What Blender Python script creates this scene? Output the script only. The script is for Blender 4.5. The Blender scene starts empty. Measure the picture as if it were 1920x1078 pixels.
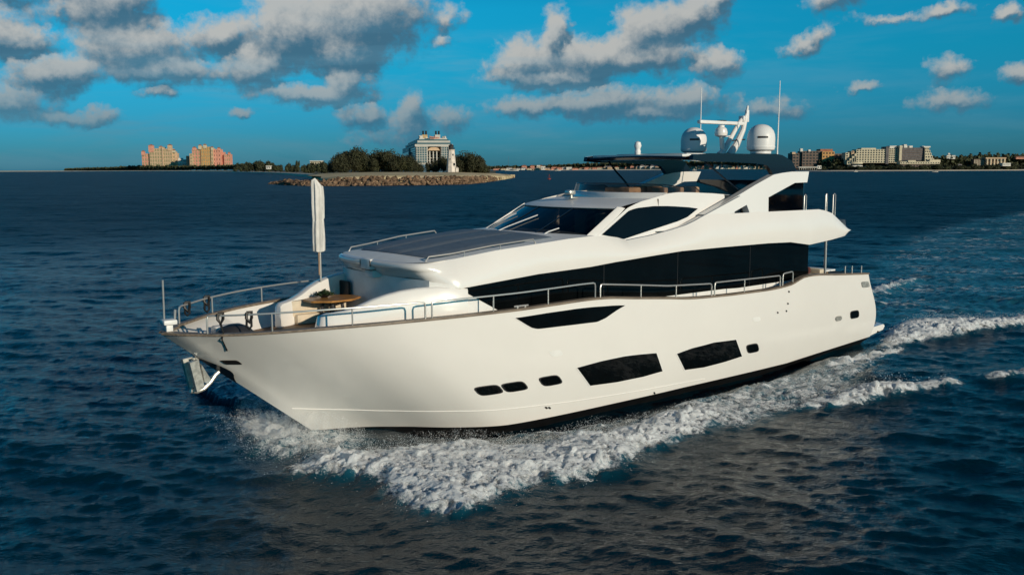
import bpy, bmesh, math, random
import numpy as np
from mathutils import Vector, Matrix

# ------------------------------------------------------------------ camera, sky, sun, exposure
S = bpy.context.scene
COL = S.collection
R = math.radians
F_PX, CAM_H, HOR_Y, ROLL = 1736.6, 6.878, 317.5, R(.18)      # focal length in photo pixels, height over the water
PITCH = math.atan((539-HOR_Y)/F_PX)
cd = bpy.data.cameras.new('camera'); cam = bpy.data.objects.new('camera', cd); COL.objects.link(cam)
cd.sensor_width = 36; cd.lens = 36*F_PX/1920; cd.clip_start = .5; cd.clip_end = 90000
cam.matrix_world = Matrix.Translation((0, 0, CAM_H)) @ Matrix.Rotation(R(90)-PITCH, 4, 'X') @ Matrix.Rotation(-ROLL, 4, 'Z')
S.camera = cam
S.view_settings.view_transform = 'Standard'; S.view_settings.look = 'None'
S.view_settings.exposure = 0.0; S.view_settings.gamma = 1
S.cycles.max_bounces = 6; S.cycles.caustics_reflective = False; S.cycles.caustics_refractive = False
S.cycles.transparent_max_bounces = 8; S.cycles.sample_clamp_indirect = 6

TH = R(39.05); BX, BY = -8.23, 21.426                          # the yacht's heading and bow point
AF = (math.cos(TH), math.sin(TH)); NP = (math.sin(TH), -math.cos(TH))
SUN_EL = R(15)
k1, k2 = math.cos(R(4)), math.sin(R(4))
sx, sy = NP[0]*k1+AF[0]*k2, NP[1]*k1+AF[1]*k2                  # towards the sun, a little aft of the port beam
SUN_AZ = math.atan2(sx, sy)                                    # clockwise from +Y
sl = bpy.data.lights.new('sun', 'SUN'); so = bpy.data.objects.new('sun', sl); COL.objects.link(so)
sl.energy = 3.5; sl.angle = R(.53); sl.color = (1, .87, .69)
dirv = Vector((math.sin(SUN_AZ)*math.cos(SUN_EL), math.cos(SUN_AZ)*math.cos(SUN_EL), math.sin(SUN_EL)))
so.rotation_euler = dirv.to_track_quat('Z', 'Y').to_euler()

class NT:
    """small helper round a node tree"""
    def __init__(s, t): s.t = t
    def n(s, k, **kw):
        x = s.t.nodes.new(k)
        for a, b in kw.items(): setattr(x, a, b)
        return x
    def l(s, a, b): s.t.links.new(a, b)
    def put(s, sock, v):
        if hasattr(v, 'is_linked') or hasattr(v, 'node'): s.l(v, sock)
        else: sock.default_value = v
    def m(s, op, a, b=None, c=None, clamp=False):
        x = s.n('ShaderNodeMath', operation=op, use_clamp=clamp)
        for i, v in enumerate((a, b, c)):
            if v is not None: s.put(x.inputs[i], v)
        return x.outputs[0]
    def vm(s, op, a, b=None, scale=None):
        x = s.n('ShaderNodeVectorMath', operation=op)
        s.put(x.inputs[0], a)
        if b is not None: s.put(x.inputs[1], b)
        if scale is not None: s.put(x.inputs['Scale'], scale)
        return x.outputs['Value'] if op in ('LENGTH', 'DISTANCE', 'DOT_PRODUCT') else x.outputs[0]
    def mix(s, f, a, b):
        x = s.n('ShaderNodeMix', data_type='RGBA'); s.put(x.inputs[0], f); s.put(x.inputs[6], a); s.put(x.inputs[7], b)
        return x.outputs[2]
    def ss(s, v, lo, hi, a=0., b=1.):
        x = s.n('ShaderNodeMapRange', interpolation_type='SMOOTHSTEP')
        s.put(x.inputs[0], v); x.inputs[1].default_value = lo; x.inputs[2].default_value = hi
        x.inputs[3].default_value = a; x.inputs[4].default_value = b
        return x.outputs[0]
    def noise(s, v, scale, detail=5, rough=.55, dist=0., out=0):
        x = s.n('ShaderNodeTexNoise'); s.put(x.inputs['Vector'], v)
        x.inputs['Scale'].default_value = scale; x.inputs['Detail'].default_value = detail
        x.inputs['Roughness'].default_value = rough; x.inputs['Distortion'].default_value = dist
        return x.outputs[out]

# clouds: (x, y, rx, ry, weight) as bearings in photo pixels about the view axis, turned into azimuth and elevation
CL = [(235,40,75,75,1),(205,15,60,40,.8),(275,112,100,46,1),(330,150,120,28,.9),(425,85,55,38,.95),(20,95,60,50,.8),(120,160,75,34,.95),(25,210,90,34,.85),(140,232,70,16,.7),(212,222,40,18,.75),(465,221,36,12,.65),(60,110,60,26,.8),(30,20,120,38,.7),
 (130,60,60,25,.5),(565,70,100,75,1),(700,40,125,85,1),(655,110,70,45,.9),(490,140,60,42,.95),(590,185,110,20,.95),(655,165,52,34,.95),(395,4,45,14,.5),
 (310,186,40,13,.8),(690,222,52,24,.85),(784,212,36,44,.8),(770,245,50,40,.5),(850,230,34,34,.7),(700,262,70,26,.45),(850,45,34,28,.6),(845,85,30,12,.5),
 (985,125,75,46,1),(1045,70,34,50,1),(1110,120,75,44,1),(1205,75,72,52,1),(1290,50,62,44,.95),(1345,18,30,26,.9),(1210,120,120,30,.9),(1020,155,110,20,.9),
 (1345,135,45,30,.95),(1125,198,100,32,.95),(1285,192,85,32,.9),(985,205,85,22,.8),(1200,222,120,18,.6),(1490,108,45,18,.75),(1545,25,55,34,.75),(1530,92,32,22,.65),
 (1755,56,48,15,.8),(1865,70,26,18,.75),(1890,26,60,16,.65),(1750,152,38,28,.75),(1605,180,34,14,.75),(1780,206,65,22,.75),(1900,165,46,18,.75),(1440,212,80,20,.7),(1650,70,80,10,.5),(1600,8,70,16,.55)]
wd = bpy.data.worlds.new('World'); S.world = wd; wd.use_nodes = True
W = NT(wd.node_tree); W.t.nodes.clear()
cg = bpy.data.node_groups.new('cloud_density', 'ShaderNodeTree')
cg.interface.new_socket('p', in_out='INPUT', socket_type='NodeSocketVector'); cg.interface.new_socket('d', in_out='OUTPUT', socket_type='NodeSocketFloat'); cg.interface.new_socket('h', in_out='OUTPUT', socket_type='NodeSocketFloat')
G = NT(cg); gi = G.n('NodeGroupInput'); go = G.n('NodeGroupOutput')
pin = gi.outputs[0]
big = G.noise(pin, 26, 3, .5, 0, 1)
wv = G.vm('MULTIPLY', G.vm('SUBTRACT', big, (.5, .5, .5)), (.05, .02, 0))
med = G.noise(pin, 95, 4, .6, 0, 1)
wv = G.vm('ADD', wv, G.vm('MULTIPLY', G.vm('SUBTRACT', med, (.5, .5, .5)), (.022, .014, 0)))
q = G.vm('ADD', pin, wv)
tot = None; hs_, gs_ = None, None
for (cx, cy, rx, ry, w) in CL:
    az = math.atan((cx-960)/F_PX); el = math.atan((HOR_Y-cy)/F_PX)
    dx = G.vm('MULTIPLY', G.vm('SUBTRACT', q, (az, el, 0)), (F_PX/(rx*1.33), F_PX/(ry*1.36), 0))
    g = G.m('MULTIPLY', G.m('SUBTRACT', 1, G.vm('LENGTH', dx), clamp=True), w)
    sy_ = G.n('ShaderNodeSeparateXYZ'); G.l(dx, sy_.inputs[0]); g3 = G.m('POWER', g, 3.); gh = G.m('MULTIPLY', g3, G.m('ADD', sy_.outputs[1], G.m('MULTIPLY', sy_.outputs[0], -.25)))
    hs_ = gh if hs_ is None else G.m('ADD', hs_, gh); gs_ = g3 if gs_ is None else G.m('ADD', gs_, g3)
    # smooth union: t = t + g - t*g
    tot = g if tot is None else G.m('SUBTRACT', G.m('ADD', tot, g), G.m('MULTIPLY', tot, g))
# everywhere else above and behind: scattered cumulus of the same kind
sep = G.n('ShaderNodeSeparateXYZ'); G.l(pin, sep.inputs[0])
up = G.ss(sep.outputs[1], .19, .27)
beh = G.ss(G.m('ABSOLUTE', sep.outputs[0]), .52, .62)
els = G.m('MULTIPLY', G.m('MAXIMUM', up, beh), G.ss(G.noise(pin, 7, 5, .6), .64, .92))
tot = G.m('MAXIMUM', tot, els)
bil = G.noise(pin, 60, 8, .62, .2)
fine = G.noise(pin, 210, 5, .6)
d = G.m('ADD', tot, G.m('ADD', G.m('MULTIPLY', G.m('SUBTRACT', bil, .5), .85), G.m('MULTIPLY', G.m('SUBTRACT', fine, .5), .10)))
d = G.m('MULTIPLY', d, G.ss(tot, .02, .16))
G.l(d, go.inputs[0]); G.l(G.m('DIVIDE', hs_, G.m('ADD', gs_, .004)), go.inputs[1])
tc = W.n('ShaderNodeTexCoord'); dv = tc.outputs['Generated']
sp = W.n('ShaderNodeSeparateXYZ'); W.l(dv, sp.inputs[0])
azn = W.m('ARCTAN2', sp.outputs[0], sp.outputs[1]); eln = W.m('ARCSINE', sp.outputs[2])
cb = W.n('ShaderNodeCombineXYZ'); W.l(azn, cb.inputs[0]); W.l(eln, cb.inputs[1])
def dens(v):
    x = W.n('ShaderNodeGroup'); x.node_tree = cg; W.l(v, x.inputs[0]); return x.outputs[0], x.outputs[1]
d0, h0 = dens(cb.outputs[0]); d1, h1 = dens(W.vm('ADD', cb.outputs[0], (-.007, .010, 0)))
alpha = W.ss(d0, .08, .62)
lit = W.ss(W.m('ADD', W.m('MULTIPLY', h0, .95), W.m('MULTIPLY', W.m('SUBTRACT', d0, d1), .8)), -.40, .50)
nearh = W.ss(eln, .015, .13)
c_lit = W.mix(nearh, (.17, .27, .33, 1), (.50, .49, .46, 1))
c_dark = W.mix(nearh, (.045, .165, .26, 1), (.055, .135, .205, 1))
ccol = W.mix(lit, c_dark, c_lit)
sky = W.n('ShaderNodeTexSky', sky_type='NISHITA'); sky.sun_disc = False
sky.sun_elevation = SUN_EL; sky.sun_rotation = SUN_AZ; sky.air_density = 1.0; sky.dust_density = .6; sky.ozone_density = 2.5
cr = W.n('ShaderNodeValToRGB'); W.l(W.m('MULTIPLY', eln, 2., clamp=True), cr.inputs[0])
for i, (p_, c_) in enumerate(((0, (.095, .41, .85)), (.09, (.065, .49, .94)), (.23, (.03, .70, 1.0)), (.33, (.026, .80, 1.06)), (.62, (.010, .36, .54)), (1, (.012, .31, .47)))):
    e = cr.color_ramp.elements[i] if i < 2 else cr.color_ramp.elements.new(p_); e.position = p_; e.color = (*c_, 1)
tint = cr.outputs[0]
skc = W.vm('MULTIPLY', sky.outputs[0], tint)
bg1 = W.n('ShaderNodeBackground'); W.l(skc, bg1.inputs[0]); bg1.inputs[1].default_value = .1
bg2 = W.n('ShaderNodeBackground'); bg2.inputs[1].default_value = 1.0
# thin low haze banks and high wisps
bk = W.noise(W.vm('MULTIPLY', cb.outputs[0], (5., 34., 0)), 1., 5, .6, .3)
wsp = W.m('MULTIPLY', W.ss(bk, .42, .72), W.m('MULTIPLY', W.ss(eln, -.01, .012), W.m('MULTIPLY', W.ss(eln, .06, .18, 1.35, .2), W.ss(azn, -.05, .3, 1., .45))))
wcol = W.mix(nearh, (.10, .255, .335, 1), (.16, .36, .49, 1))
ccol = W.mix(W.m('DIVIDE', alpha, W.m('ADD', W.m('ADD', alpha, W.m('MULTIPLY', wsp, .4)), .001)), wcol, ccol); W.l(ccol, bg2.inputs[0])
alpha = W.m('MAXIMUM', alpha, W.m('MULTIPLY', wsp, .42))
ms = W.n('ShaderNodeMixShader'); W.l(W.m('MULTIPLY', alpha, .93), ms.inputs[0]); W.l(bg1.outputs[0], ms.inputs[1]); W.l(bg2.outputs[0], ms.inputs[2])
wo = W.n('ShaderNodeOutputWorld'); W.l(ms.outputs[0], wo.inputs[0])

# ------------------------------------------------------------------ helpers
def tag(o, label=None, cat=None, group=None, kind=None):
    for k, v in (('label', label), ('category', cat), ('group', group), ('kind', kind)):
        if v: o[k] = v
    return o
class MB:
    """collects vertices and faces, then links them as ONE mesh object"""
    def __init__(s): s.v = []; s.f = []
    def add(s, vs, fs):
        b = len(s.v); s.v += [tuple(map(float, p)) for p in vs]; s.f += [tuple(i+b for i in q) for q in fs]; return s
    def grid(s, P, closed=False):
        """P[i][j] points"""
        n, m = len(P), len(P[0]); vs = [p for r in P for p in r]; fs = []
        for i in range(n-1):
            for j in range(m-1 if not closed else m):
                a = i*m+j; b = i*m+(j+1) % m; fs.append((a, b, b+m, a+m))
        return s.add(vs, fs)
    def box(s, a, b, bev=0.):
        x0, y0, z0 = a; x1, y1, z1 = b
        if bev <= 0:
            return s.add([(x0,y0,z0),(x1,y0,z0),(x1,y1,z0),(x0,y1,z0),(x0,y0,z1),(x1,y0,z1),(x1,y1,z1),(x0,y1,z1)],
                         [(0,3,2,1),(4,5,6,7),(0,1,5,4),(1,2,6,5),(2,3,7,6),(3,0,4,7)])
        bm = bmesh.new(); bmesh.ops.create_cube(bm, size=1)
        bmesh.ops.scale(bm, vec=(x1-x0, y1-y0, z1-z0), verts=bm.verts); bmesh.ops.translate(bm, vec=((x0+x1)/2, (y0+y1)/2, (z0+z1)/2), verts=bm.verts)
        bmesh.ops.bevel(bm, geom=bm.edges[:], offset=min(bev, .49*min(abs(x1-x0), abs(y1-y0), abs(z1-z0))), segments=2, affect='EDGES', profile=.5)
        bm.verts.index_update(); s.add([v.co[:] for v in bm.verts], [[v.index for v in f.verts] for f in bm.faces]); bm.free(); return s
    def tube(s, pts, r, n=8, cap=True):
        pts = [Vector(p) for p in pts]; rs = r if isinstance(r, (list, tuple)) else [r]*len(pts)
        rings = []; up = None
        for i, p in enumerate(pts):
            t = (pts[min(i+1, len(pts)-1)]-pts[max(i-1, 0)]).normalized()
            if up is None: up = Vector((0, 0, 1)) if abs(t.z) < .9 else Vector((1, 0, 0))
            a = t.cross(up).normalized(); b = a.cross(t).normalized(); up = b
            rings.append([p+(a*math.cos(2*math.pi*k/n)+b*math.sin(2*math.pi*k/n))*rs[i] for k in range(n)])
        s.grid(rings, closed=True)
        if cap:
            base = len(s.v)-n*len(pts); s.f.append(tuple(base+k for k in range(n))); e = len(s.v)-n; s.f.append(tuple(e+k for k in reversed(range(n))))
        return s
    def lathe(s, prof, n=24, c=(0, 0, 0)):
        rows = [[(c[0]+r*math.cos(2*math.pi*k/n), c[1]+r*math.sin(2*math.pi*k/n), c[2]+z) for k in range(n)] for r, z in prof]
        s.grid(rows, closed=True); base = len(s.v)-n*len(prof)
        s.f.append(tuple(base+k for k in reversed(range(n)))); e = len(s.v)-n; s.f.append(tuple(e+k for k in range(n))); return s
    def prism(s, poly, d):
        """poly of 3-D points pushed along vector d"""
        n = len(poly); d = Vector(d); vs = [Vector(p) for p in poly]+[Vector(p)+d for p in poly]
        fs = [tuple(range(n)), tuple(reversed(range(n, 2*n)))]+[(i, (i+1) % n, n+(i+1) % n, n+i) for i in range(n)]
        return s.add(vs, fs)
    def mesh(s, name, mat, smooth=35, flip=None, recalc=True):
        v = s.v if flip is None else [flip(p) for p in s.v]
        me = bpy.data.meshes.new(name); me.from_pydata(v, [], s.f); me.validate()
        if recalc:
            bm = bmesh.new(); bm.from_mesh(me); bmesh.ops.recalc_face_normals(bm, faces=bm.faces[:]); bm.to_mesh(me); bm.free()
        for m in (mat if isinstance(mat, (list, tuple)) else [mat]): me.materials.append(m)
        if smooth:
            me.polygons.foreach_set('use_smooth', [True]*len(me.polygons)); me.set_sharp_from_angle(angle=R(smooth))
        return me
    def build(s, name, mat, parent=None, smooth=35, loc=None, flip=None, recalc=True):
        o = bpy.data.objects.new(name, s.mesh(name, mat, smooth, flip, recalc)); COL.objects.link(o)
        if parent: o.parent = parent
        if loc: o.location = loc
        return o
def empty(name, loc, rz=0):
    o = bpy.data.objects.new(name, None); o.empty_display_size = .3; COL.objects.link(o); o.location = loc; o.rotation_euler = (0, 0, rz); return o
def copy_tree(o, parent=None):
    c = o.copy(); COL.objects.link(c); c.parent = parent
    for ch in list(o.children): copy_tree(ch, c)
    return c
def pl(x, T):
    return float(np.interp(x, [a for a, b in T], [b for a, b in T]))

# ------------------------------------------------------------------ materials
def mat(name, col, rough=.5, metal=0., var=0., vscale=3., bump=0., bscale=20., coat=0., ior=1.45, spec=.5, detail=4, stretch=None, col2=None):
    m = bpy.data.materials.new(name); m.use_nodes = True; t = NT(m.node_tree); b = m.node_tree.nodes['Principled BSDF']
    b.inputs['Base Color'].default_value = (*col, 1); b.inputs['Roughness'].default_value = rough; b.inputs['Metallic'].default_value = metal
    b.inputs['IOR'].default_value = ior; b.inputs['Coat Weight'].default_value = coat; b.inputs['Coat Roughness'].default_value = .04
    b.inputs['Specular IOR Level'].default_value = spec
    if var or bump or col2:
        tc = t.n('ShaderNodeTexCoord'); v = tc.outputs['Object']
        if stretch: v = t.vm('MULTIPLY', v, stretch)
        if var or col2:
            f = t.noise(v, vscale, detail, .6)
            c2 = col2 if col2 else tuple(c*(1-var) for c in col)
            c1 = col if col2 else tuple(min(1, c*(1+var*.5)) for c in col)
            t.l(t.mix(t.ss(f, .35, .65), (*c2, 1), (*c1, 1)), b.inputs['Base Color'])
        if bump:
            f = t.noise(v, bscale, detail, .6); bp = t.n('ShaderNodeBump'); bp.inputs['Strength'].default_value = 1; bp.inputs['Distance'].default_value = bump
            t.l(f, bp.inputs['Height']); t.l(bp.outputs[0], b.inputs['Normal'])
    return m
M = {}
M['gel'] = mat('white_gelcoat', (.80, .77, .725), .25, coat=.8, var=.015, vscale=.5, bump=.0012, bscale=1.2)
M['gel2'] = mat('white_deck_moulding', (.78, .77, .74), .4, var=.06, vscale=2)
M['glass'] = mat('black_tinted_glass', (.003, .004, .0045), .03, ior=1.38, var=.3, vscale=.6, spec=.35)
M['navy'] = mat('navy_gloss_paint', (.007, .014, .024), .12, coat=.4)
M['black'] = mat('black_rubber', (.012, .011, .011), .5, var=.3, vscale=8)
M['antifoul'] = mat('black_antifouling', (.010, .010, .011), .45, var=.4, vscale=3)
M['steel'] = mat('polished_steel', (.52, .50, .47), .3, .55)
M['steelw'] = mat('cast_steel', (.62, .60, .54), .35, .6, var=.25, vscale=9)
M['cap'] = mat('weathered_teak_cap', (.20, .155, .115), .5, var=.35, vscale=6, stretch=(.3, 3, 3))
M['teak'] = mat('teak_deck', (.27, .16, .085), .6, var=.3, vscale=5, stretch=(.3, 9, 1))
M['wood'] = mat('varnished_wood', (.36, .17, .045), .35, var=.35, vscale=4, stretch=(.6, 6, 1))
M['pad'] = mat('grey_outdoor_fabric', (.13, .16, .195), .55, var=.12, vscale=5, bump=.004, bscale=40)
M['cream'] = mat('cream_upholstery', (.66, .56, .42), .8, var=.12, vscale=4)
M['tan'] = mat('tan_upholstery', (.42, .27, .17), .8, var=.25, vscale=3)
M['canvas'] = mat('white_canvas', (.72, .69, .64), .85, var=.25, vscale=4, bump=.03, bscale=6, stretch=(1, 1, .3))
M['white'] = mat('white_plastic', (.78, .77, .75), .4)
M['leafp'] = mat('pot_plant_leaf', (.03, .055, .018), .6, var=.5, vscale=30)
M['darkgrey'] = mat('dark_grey_plastic', (.03, .03, .033), .5)
gt = bpy.data.materials.new('smoked_acrylic'); gt.use_nodes = True; t = NT(gt.node_tree); gt.node_tree.nodes.clear()
tr = t.n('ShaderNodeBsdfTransparent'); tr.inputs[0].default_value = (.22, .22, .21, 1); gl = t.n('ShaderNodeBsdfGlossy'); gl.inputs['Roughness'].default_value = .03
gl.inputs['Color'].default_value = (.9, .9, .9, 1)
fr = t.n('ShaderNodeFresnel'); gg = t.n('ShaderNodeNewGeometry'); t.l(t.m('ADD', t.m('MULTIPLY', gg.outputs['Backfacing'], 1/1.42-1.42), 1.42), fr.inputs[0]); mx = t.n('ShaderNodeMixShader'); ou = t.n('ShaderNodeOutputMaterial')
t.l(fr.outputs[0], mx.inputs[0]); t.l(tr.outputs[0], mx.inputs[1]); t.l(gl.outputs[0], mx.inputs[2]); t.l(mx.outputs[0], ou.inputs[0]); M['smoke'] = gt
g2 = gt.copy(); g2.name = 'light_smoked_acrylic'; M['smoke2'] = g2
for n_ in g2.node_tree.nodes:
    if n_.type == 'BSDF_TRANSPARENT': n_.inputs[0].default_value = (.55, .50, .46, 1)

# ------------------------------------------------------------------ hull lines of the yacht (u aft of the bow, v to port, z up)
SHZ=np.array([(0,3.06),(.8,3.06),(1.8,3.1),(2.85,3.14),(4.1,3.17),(5,3.18),(8,3.19),(9.4,3.22),(10.6,3.245),(11.3,3.23),(12.4,3.13),(13.85,3.0),(15,2.89),(16,2.85),(17.3,2.82),(19,2.81),(20.2,2.87),(21.2,3.09),(21.6,3.1),(23.6,2.98),(25.6,2.86),(27,2.8)])
SHW=np.array([(0,.04),(.25,.5),(.5,.75),(1,1.22),(2,1.93),(3.57,2.6),(4.8,2.93),(7,3.2),(10,3.33),(14,3.36),(20,3.3),(26,3.1),(28,3.0)])
BTW=np.array([(0,0),(.03,.25),(.06,.62),(.09,1.15),(.14,2.05),(.19,2.58),(.25,2.78),(.35,2.9),(.48,2.97),(.62,2.95),(.8,2.85),(1,2.78)])
def smooth_interp(x,T):
    # monotone cubic (pchip)
    X,Y=T[:,0],T[:,1];h=np.diff(X);d=np.diff(Y)/h
    m=np.zeros(len(X));m[0]=d[0];m[-1]=d[-1]
    for i in range(1,len(X)-1):
        if d[i-1]*d[i]>0:
            w1=2*h[i]+h[i-1];w2=h[i]+2*h[i-1];m[i]=(w1+w2)/(w1/d[i-1]+w2/d[i])
    x=np.clip(np.asarray(x,float),X[0],X[-1]);i=np.clip(np.searchsorted(X,x)-1,0,len(h)-1)
    t=(x-X[i])/h[i];t2=t*t;t3=t2*t
    return (2*t3-3*t2+1)*Y[i]+(t3-2*t2+t)*h[i]*m[i]+(-2*t3+3*t2)*Y[i+1]+(t3-t2)*h[i]*m[i+1]
def hull(s,t):
    """s 0 stem..1 transom, t 0 sheer..1 chine at water, 1..1.6 bottom. returns u,v,z"""
    s=np.asarray(s,float);t=np.asarray(t,float);s,t=np.broadcast_arrays(s,t)
    us=25.6*s; ub=3.78+(26.5-3.78)*s
    zs=smooth_interp(us,SHZ); w=smooth_interp(us,SHW); wb=smooth_interp(s,BTW)
    zb=np.interp(s,[0,.1,.2,.3,.5,.75,1],[.05,.04,-.04,-.02,0.02,.02,.3])
    tt=np.clip(t,0,1)
    aft=np.clip((s-.88)/.12,0,1)**2
    u=us+(ub-us)*tt+aft*np.sin(np.pi*tt)*.55*tt
    z=zs+(zb-zs)*tt
    p=1+.35*np.exp(-(s/.2)**2)     # flare exponent forward
    h=1-tt
    v=wb+(w-wb)*h**p + .10*np.sin(np.pi*h)*np.clip(s/.3,0,1)
    # below chine
    e=np.clip(t-1,0,1)
    v=v*(1-.55*e)-.0*e; z=z-1.3*e; u=u+e*.5*(1-s)
    return u,v,z
def bw(u, v, z=0.):                      # yacht coordinates to the world
    return (BX+u*AF[0]+v*NP[0], BY+u*AF[1]+v*NP[1], z)
def hp(s, t, side=1, off=0.):
    """hull point, pushed out along its normal"""
    e = 1e-3
    p = np.array(hull(s, t)); a = np.array(hull(min(s+e, 1), t))-np.array(hull(max(s-e, 0), t)); b = np.array(hull(s, t+e))-np.array(hull(s, t-e if t > e else 0))
    n = np.cross(a, b); L = np.linalg.norm(n); n = n/L if L > 1e-12 else np.array([0, 1., 0])
    if n[1] < 0: n = -n
    p = p+n*off; return (p[0], p[1]*side, p[2])

# ------------------------------------------------------------------ water: spectral waves, wake, foam
rng = np.random.default_rng(7)
def tile(L, N, wind, seed, kmin, kmax, wdir):
    r = np.random.default_rng(seed); k = np.fft.fftfreq(N, L/N)*2*np.pi; kx, ky = np.meshgrid(k, k, indexing='ij'); kk = np.hypot(kx, ky); kk[0, 0] = 1
    g = 9.81; Lw = wind*wind/g; c = (kx*wdir[0]+ky*wdir[1])/kk
    ph = np.exp(-1/(kk*Lw)**2)/kk**4*(np.where(c > 0, c**4, .2*c**4)+.035)
    ph *= (kk > kmin)*(kk < kmax); ph[0, 0] = 0
    A = np.sqrt(ph)*(r.normal(size=(N, N))+1j*r.normal(size=(N, N)))
    h = np.fft.ifft2(A); h0 = h.real; s = h0.std()
    dx = np.fft.ifft2(-1j*kx/kk*A).real; dy = np.fft.ifft2(-1j*ky/kk*A).real
    return h0/s, dx/s, dy/s
wd1 = np.array([-.35, -.94]); wd2 = np.array([.15, -.99])
TL = [(83., 512, .078, tile(83., 512, 5.5, 3, .1, 3.2, wd1)), (23.7, 512, .024, tile(23.7, 512, 5.0, 5, 2.6, 14., wd2)), (7.3, 512, .0100, tile(7.3, 512, 5., 9, 10., 60., wd1))]
def samp(T, L, x, y, ang):
    c, s = math.cos(ang), math.sin(ang); N = T.shape[0]
    a = (x*c-y*s)/L*N; b = (x*s+y*c)/L*N; i = np.floor(a).astype(int); j = np.floor(b).astype(int); fa = a-i; fb = b-j
    i0, i1, j0, j1 = i % N, (i+1) % N, j % N, (j+1) % N
    return (T[i0, j0]*(1-fa)+T[i1, j0]*fa)*(1-fb)+(T[i0, j1]*(1-fa)+T[i1, j1]*fa)*fb
GUST = 1.0
def waves(x, y, r):
    h = np.zeros_like(x); dx = np.zeros_like(x); dy = np.zeros_like(x)
    for (L, N, a, (T, TX, TY)), fade, ang in zip(TL, (900., 240., 75.), (0., .5, -.3)):
        g = a*GUST/(1+(r/fade)**2)
        if ang: pass
        h += g*samp(T, L, x, y, ang); dx += -g*.9*samp(TX, L, x, y, ang); dy += -g*.9*samp(TY, L, x, y, ang)
    return h, dx, dy
# wake: polygons in yacht coordinates (u aft of the bow, v to port), rasterised to smooth fields
GU, GV, GS = np.arange(-6, 150, .1), np.arange(-46, 22, .1), .1
def inside(poly):
    P = np.array(poly); uu, vv = np.meshgrid(GU, GV, indexing='ij'); res = np.zeros(uu.shape, bool)
    u0, v0, u1, v1 = P[:, 0].min(), P[:, 1].min(), P[:, 0].max(), P[:, 1].max()
    i0, i1 = np.searchsorted(GU, [u0, u1]); j0, j1 = np.searchsorted(GV, [v0, v1]); a = uu[i0:i1, j0:j1]; b = vv[i0:i1, j0:j1]; c = np.zeros(a.shape, bool)
    for (x0, y0), (x1, y1) in zip(P, np.roll(P, -1, 0)):
        if y0 == y1: continue
        c ^= ((b < y0) != (b < y1)) & (a < (x1-x0)*(b-y0)/(y1-y0)+x0)
    res[i0:i1, j0:j1] = c; return res.astype(float)
def blur(A, sg):
    ku = np.fft.fftfreq(len(GU), GS); kv = np.fft.rfftfreq(len(GV), GS)
    return np.fft.irfft2(np.fft.rfft2(A)*np.exp(-2*(np.pi*sg)**2*(ku[:, None]**2+kv[None]**2)), A.shape)
def fld(A, u, v):
    a = np.clip((u-GU[0])/GS, 0, len(GU)-1.001); b = np.clip((v-GV[0])/GS, 0, len(GV)-1.001); i = a.astype(int); j = b.astype(int); fa = a-i; fb = b-j
    return (A[i, j]*(1-fa)+A[i+1, j]*fa)*(1-fb)+(A[i, j+1]*(1-fa)+A[i+1, j+1]*fa)*fb
WA = [(1.55,2.7),(2.32,2.2),(3.4,2.28),(3.85,3.04),(4.6,3.27),(5.76,3.65),(6.34,3.53),(6.29,4.67),(7.13,5.08),(8.4,5.24),(9.54,5.24),(11.49,5.13),(14.02,4.92),(13.41,5.61),(9.14,6.74),(8.02,7.45),(6.78,7.33),(6.08,7.22),(6.05,6.72),(5.51,6.98),(4.36,7.13),(3.35,7.38),(2.86,6.98),(2.61,6.38),(2.77,5.25),(3.11,4.62),(2.52,3.9),(1.88,3.08)]
WB = [(2.65,-1.86),(3.4,-2.69),(3.59,-.39),(4.46,.33),(4.37,2.15),(2.43,1.95),(1.73,1.1),(1.99,-.13)]
WC = [(14.82,4.28),(18.77,3.77),(21.39,4.32),(26.92,3.87),(22.52,5.27),(19.76,6.11),(18.59,6.98),(16.09,6.59),(13.03,6.99),(12.37,6.44),(9.09,6.79),(11,5.1)]
WDc = [(15.2,6.5),(16.95,6.9),(18.58,6.98),(20.01,7.05),(20.64,7.76),(22.79,8.08),(22.03,8.44),(19.96,8.12),(18.45,7.75),(17.25,7.59)]
WE = [(23,8.59),(24.56,8.66),(25.36,9.01),(28,10),(27,10.3),(24.6,9.32),(23.23,9.07)]
WF = [(25.83,3.58),(29.25,2.01),(32.19,1.75),(32.97,2.8),(34.66,3.64),(37.67,3.97),(40.95,4.56),(48,6.2),(48,7),(38.64,5.41),(35.29,4.94),(32.65,4.53),(30.76,4.31),(29.03,3.84),(27.36,3.83)]
WI = [(21.11,4.08),(23.8,3.69),(26.71,3.98),(26.36,4.38),(24.04,4.4),(21.24,4.42)]
WH = [(3,-3.81),(3.6,-3.15),(3.74,-2.03),(3.75,-.26),(2.61,-.23),(2.27,-1.49)]
WJ = [(7.6,3.46),(9.69,3.87),(11.61,4.02),(14.32,3.86),(14.82,4.28),(12.19,4.5),(10.09,4.68),(8.89,4.72),(7.61,4.52),(6.77,4.06)]
WG = [(26,2.6),(26,-2.6),(33,-5),(48,-10),(67,-18.5),(96,-29),(120,-35),(145,-40),(145,-34),(124,-27),(77,-8),(62,-2),(46,2.5),(39.5,3.2),(35,2)]
WT = [(6,0),(8,1),(10,1),(22,1),(24.5,3.0),(20,3.6),(13,4.1),(9,3.9),(7.0,3.2),(5.8,1.6)]
iA, iB, iC, iD, iE, iF, iI, iH, iJ, iG, iT = [inside(p) for p in (WA, WB, WC, WDc, WE, WF, WI, WH, WJ, WG, WT)]
MIR = lambda A: A+A[:, ::-1][:, :]*0     # the far side is filled below, by looking the fields up at -v
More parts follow.
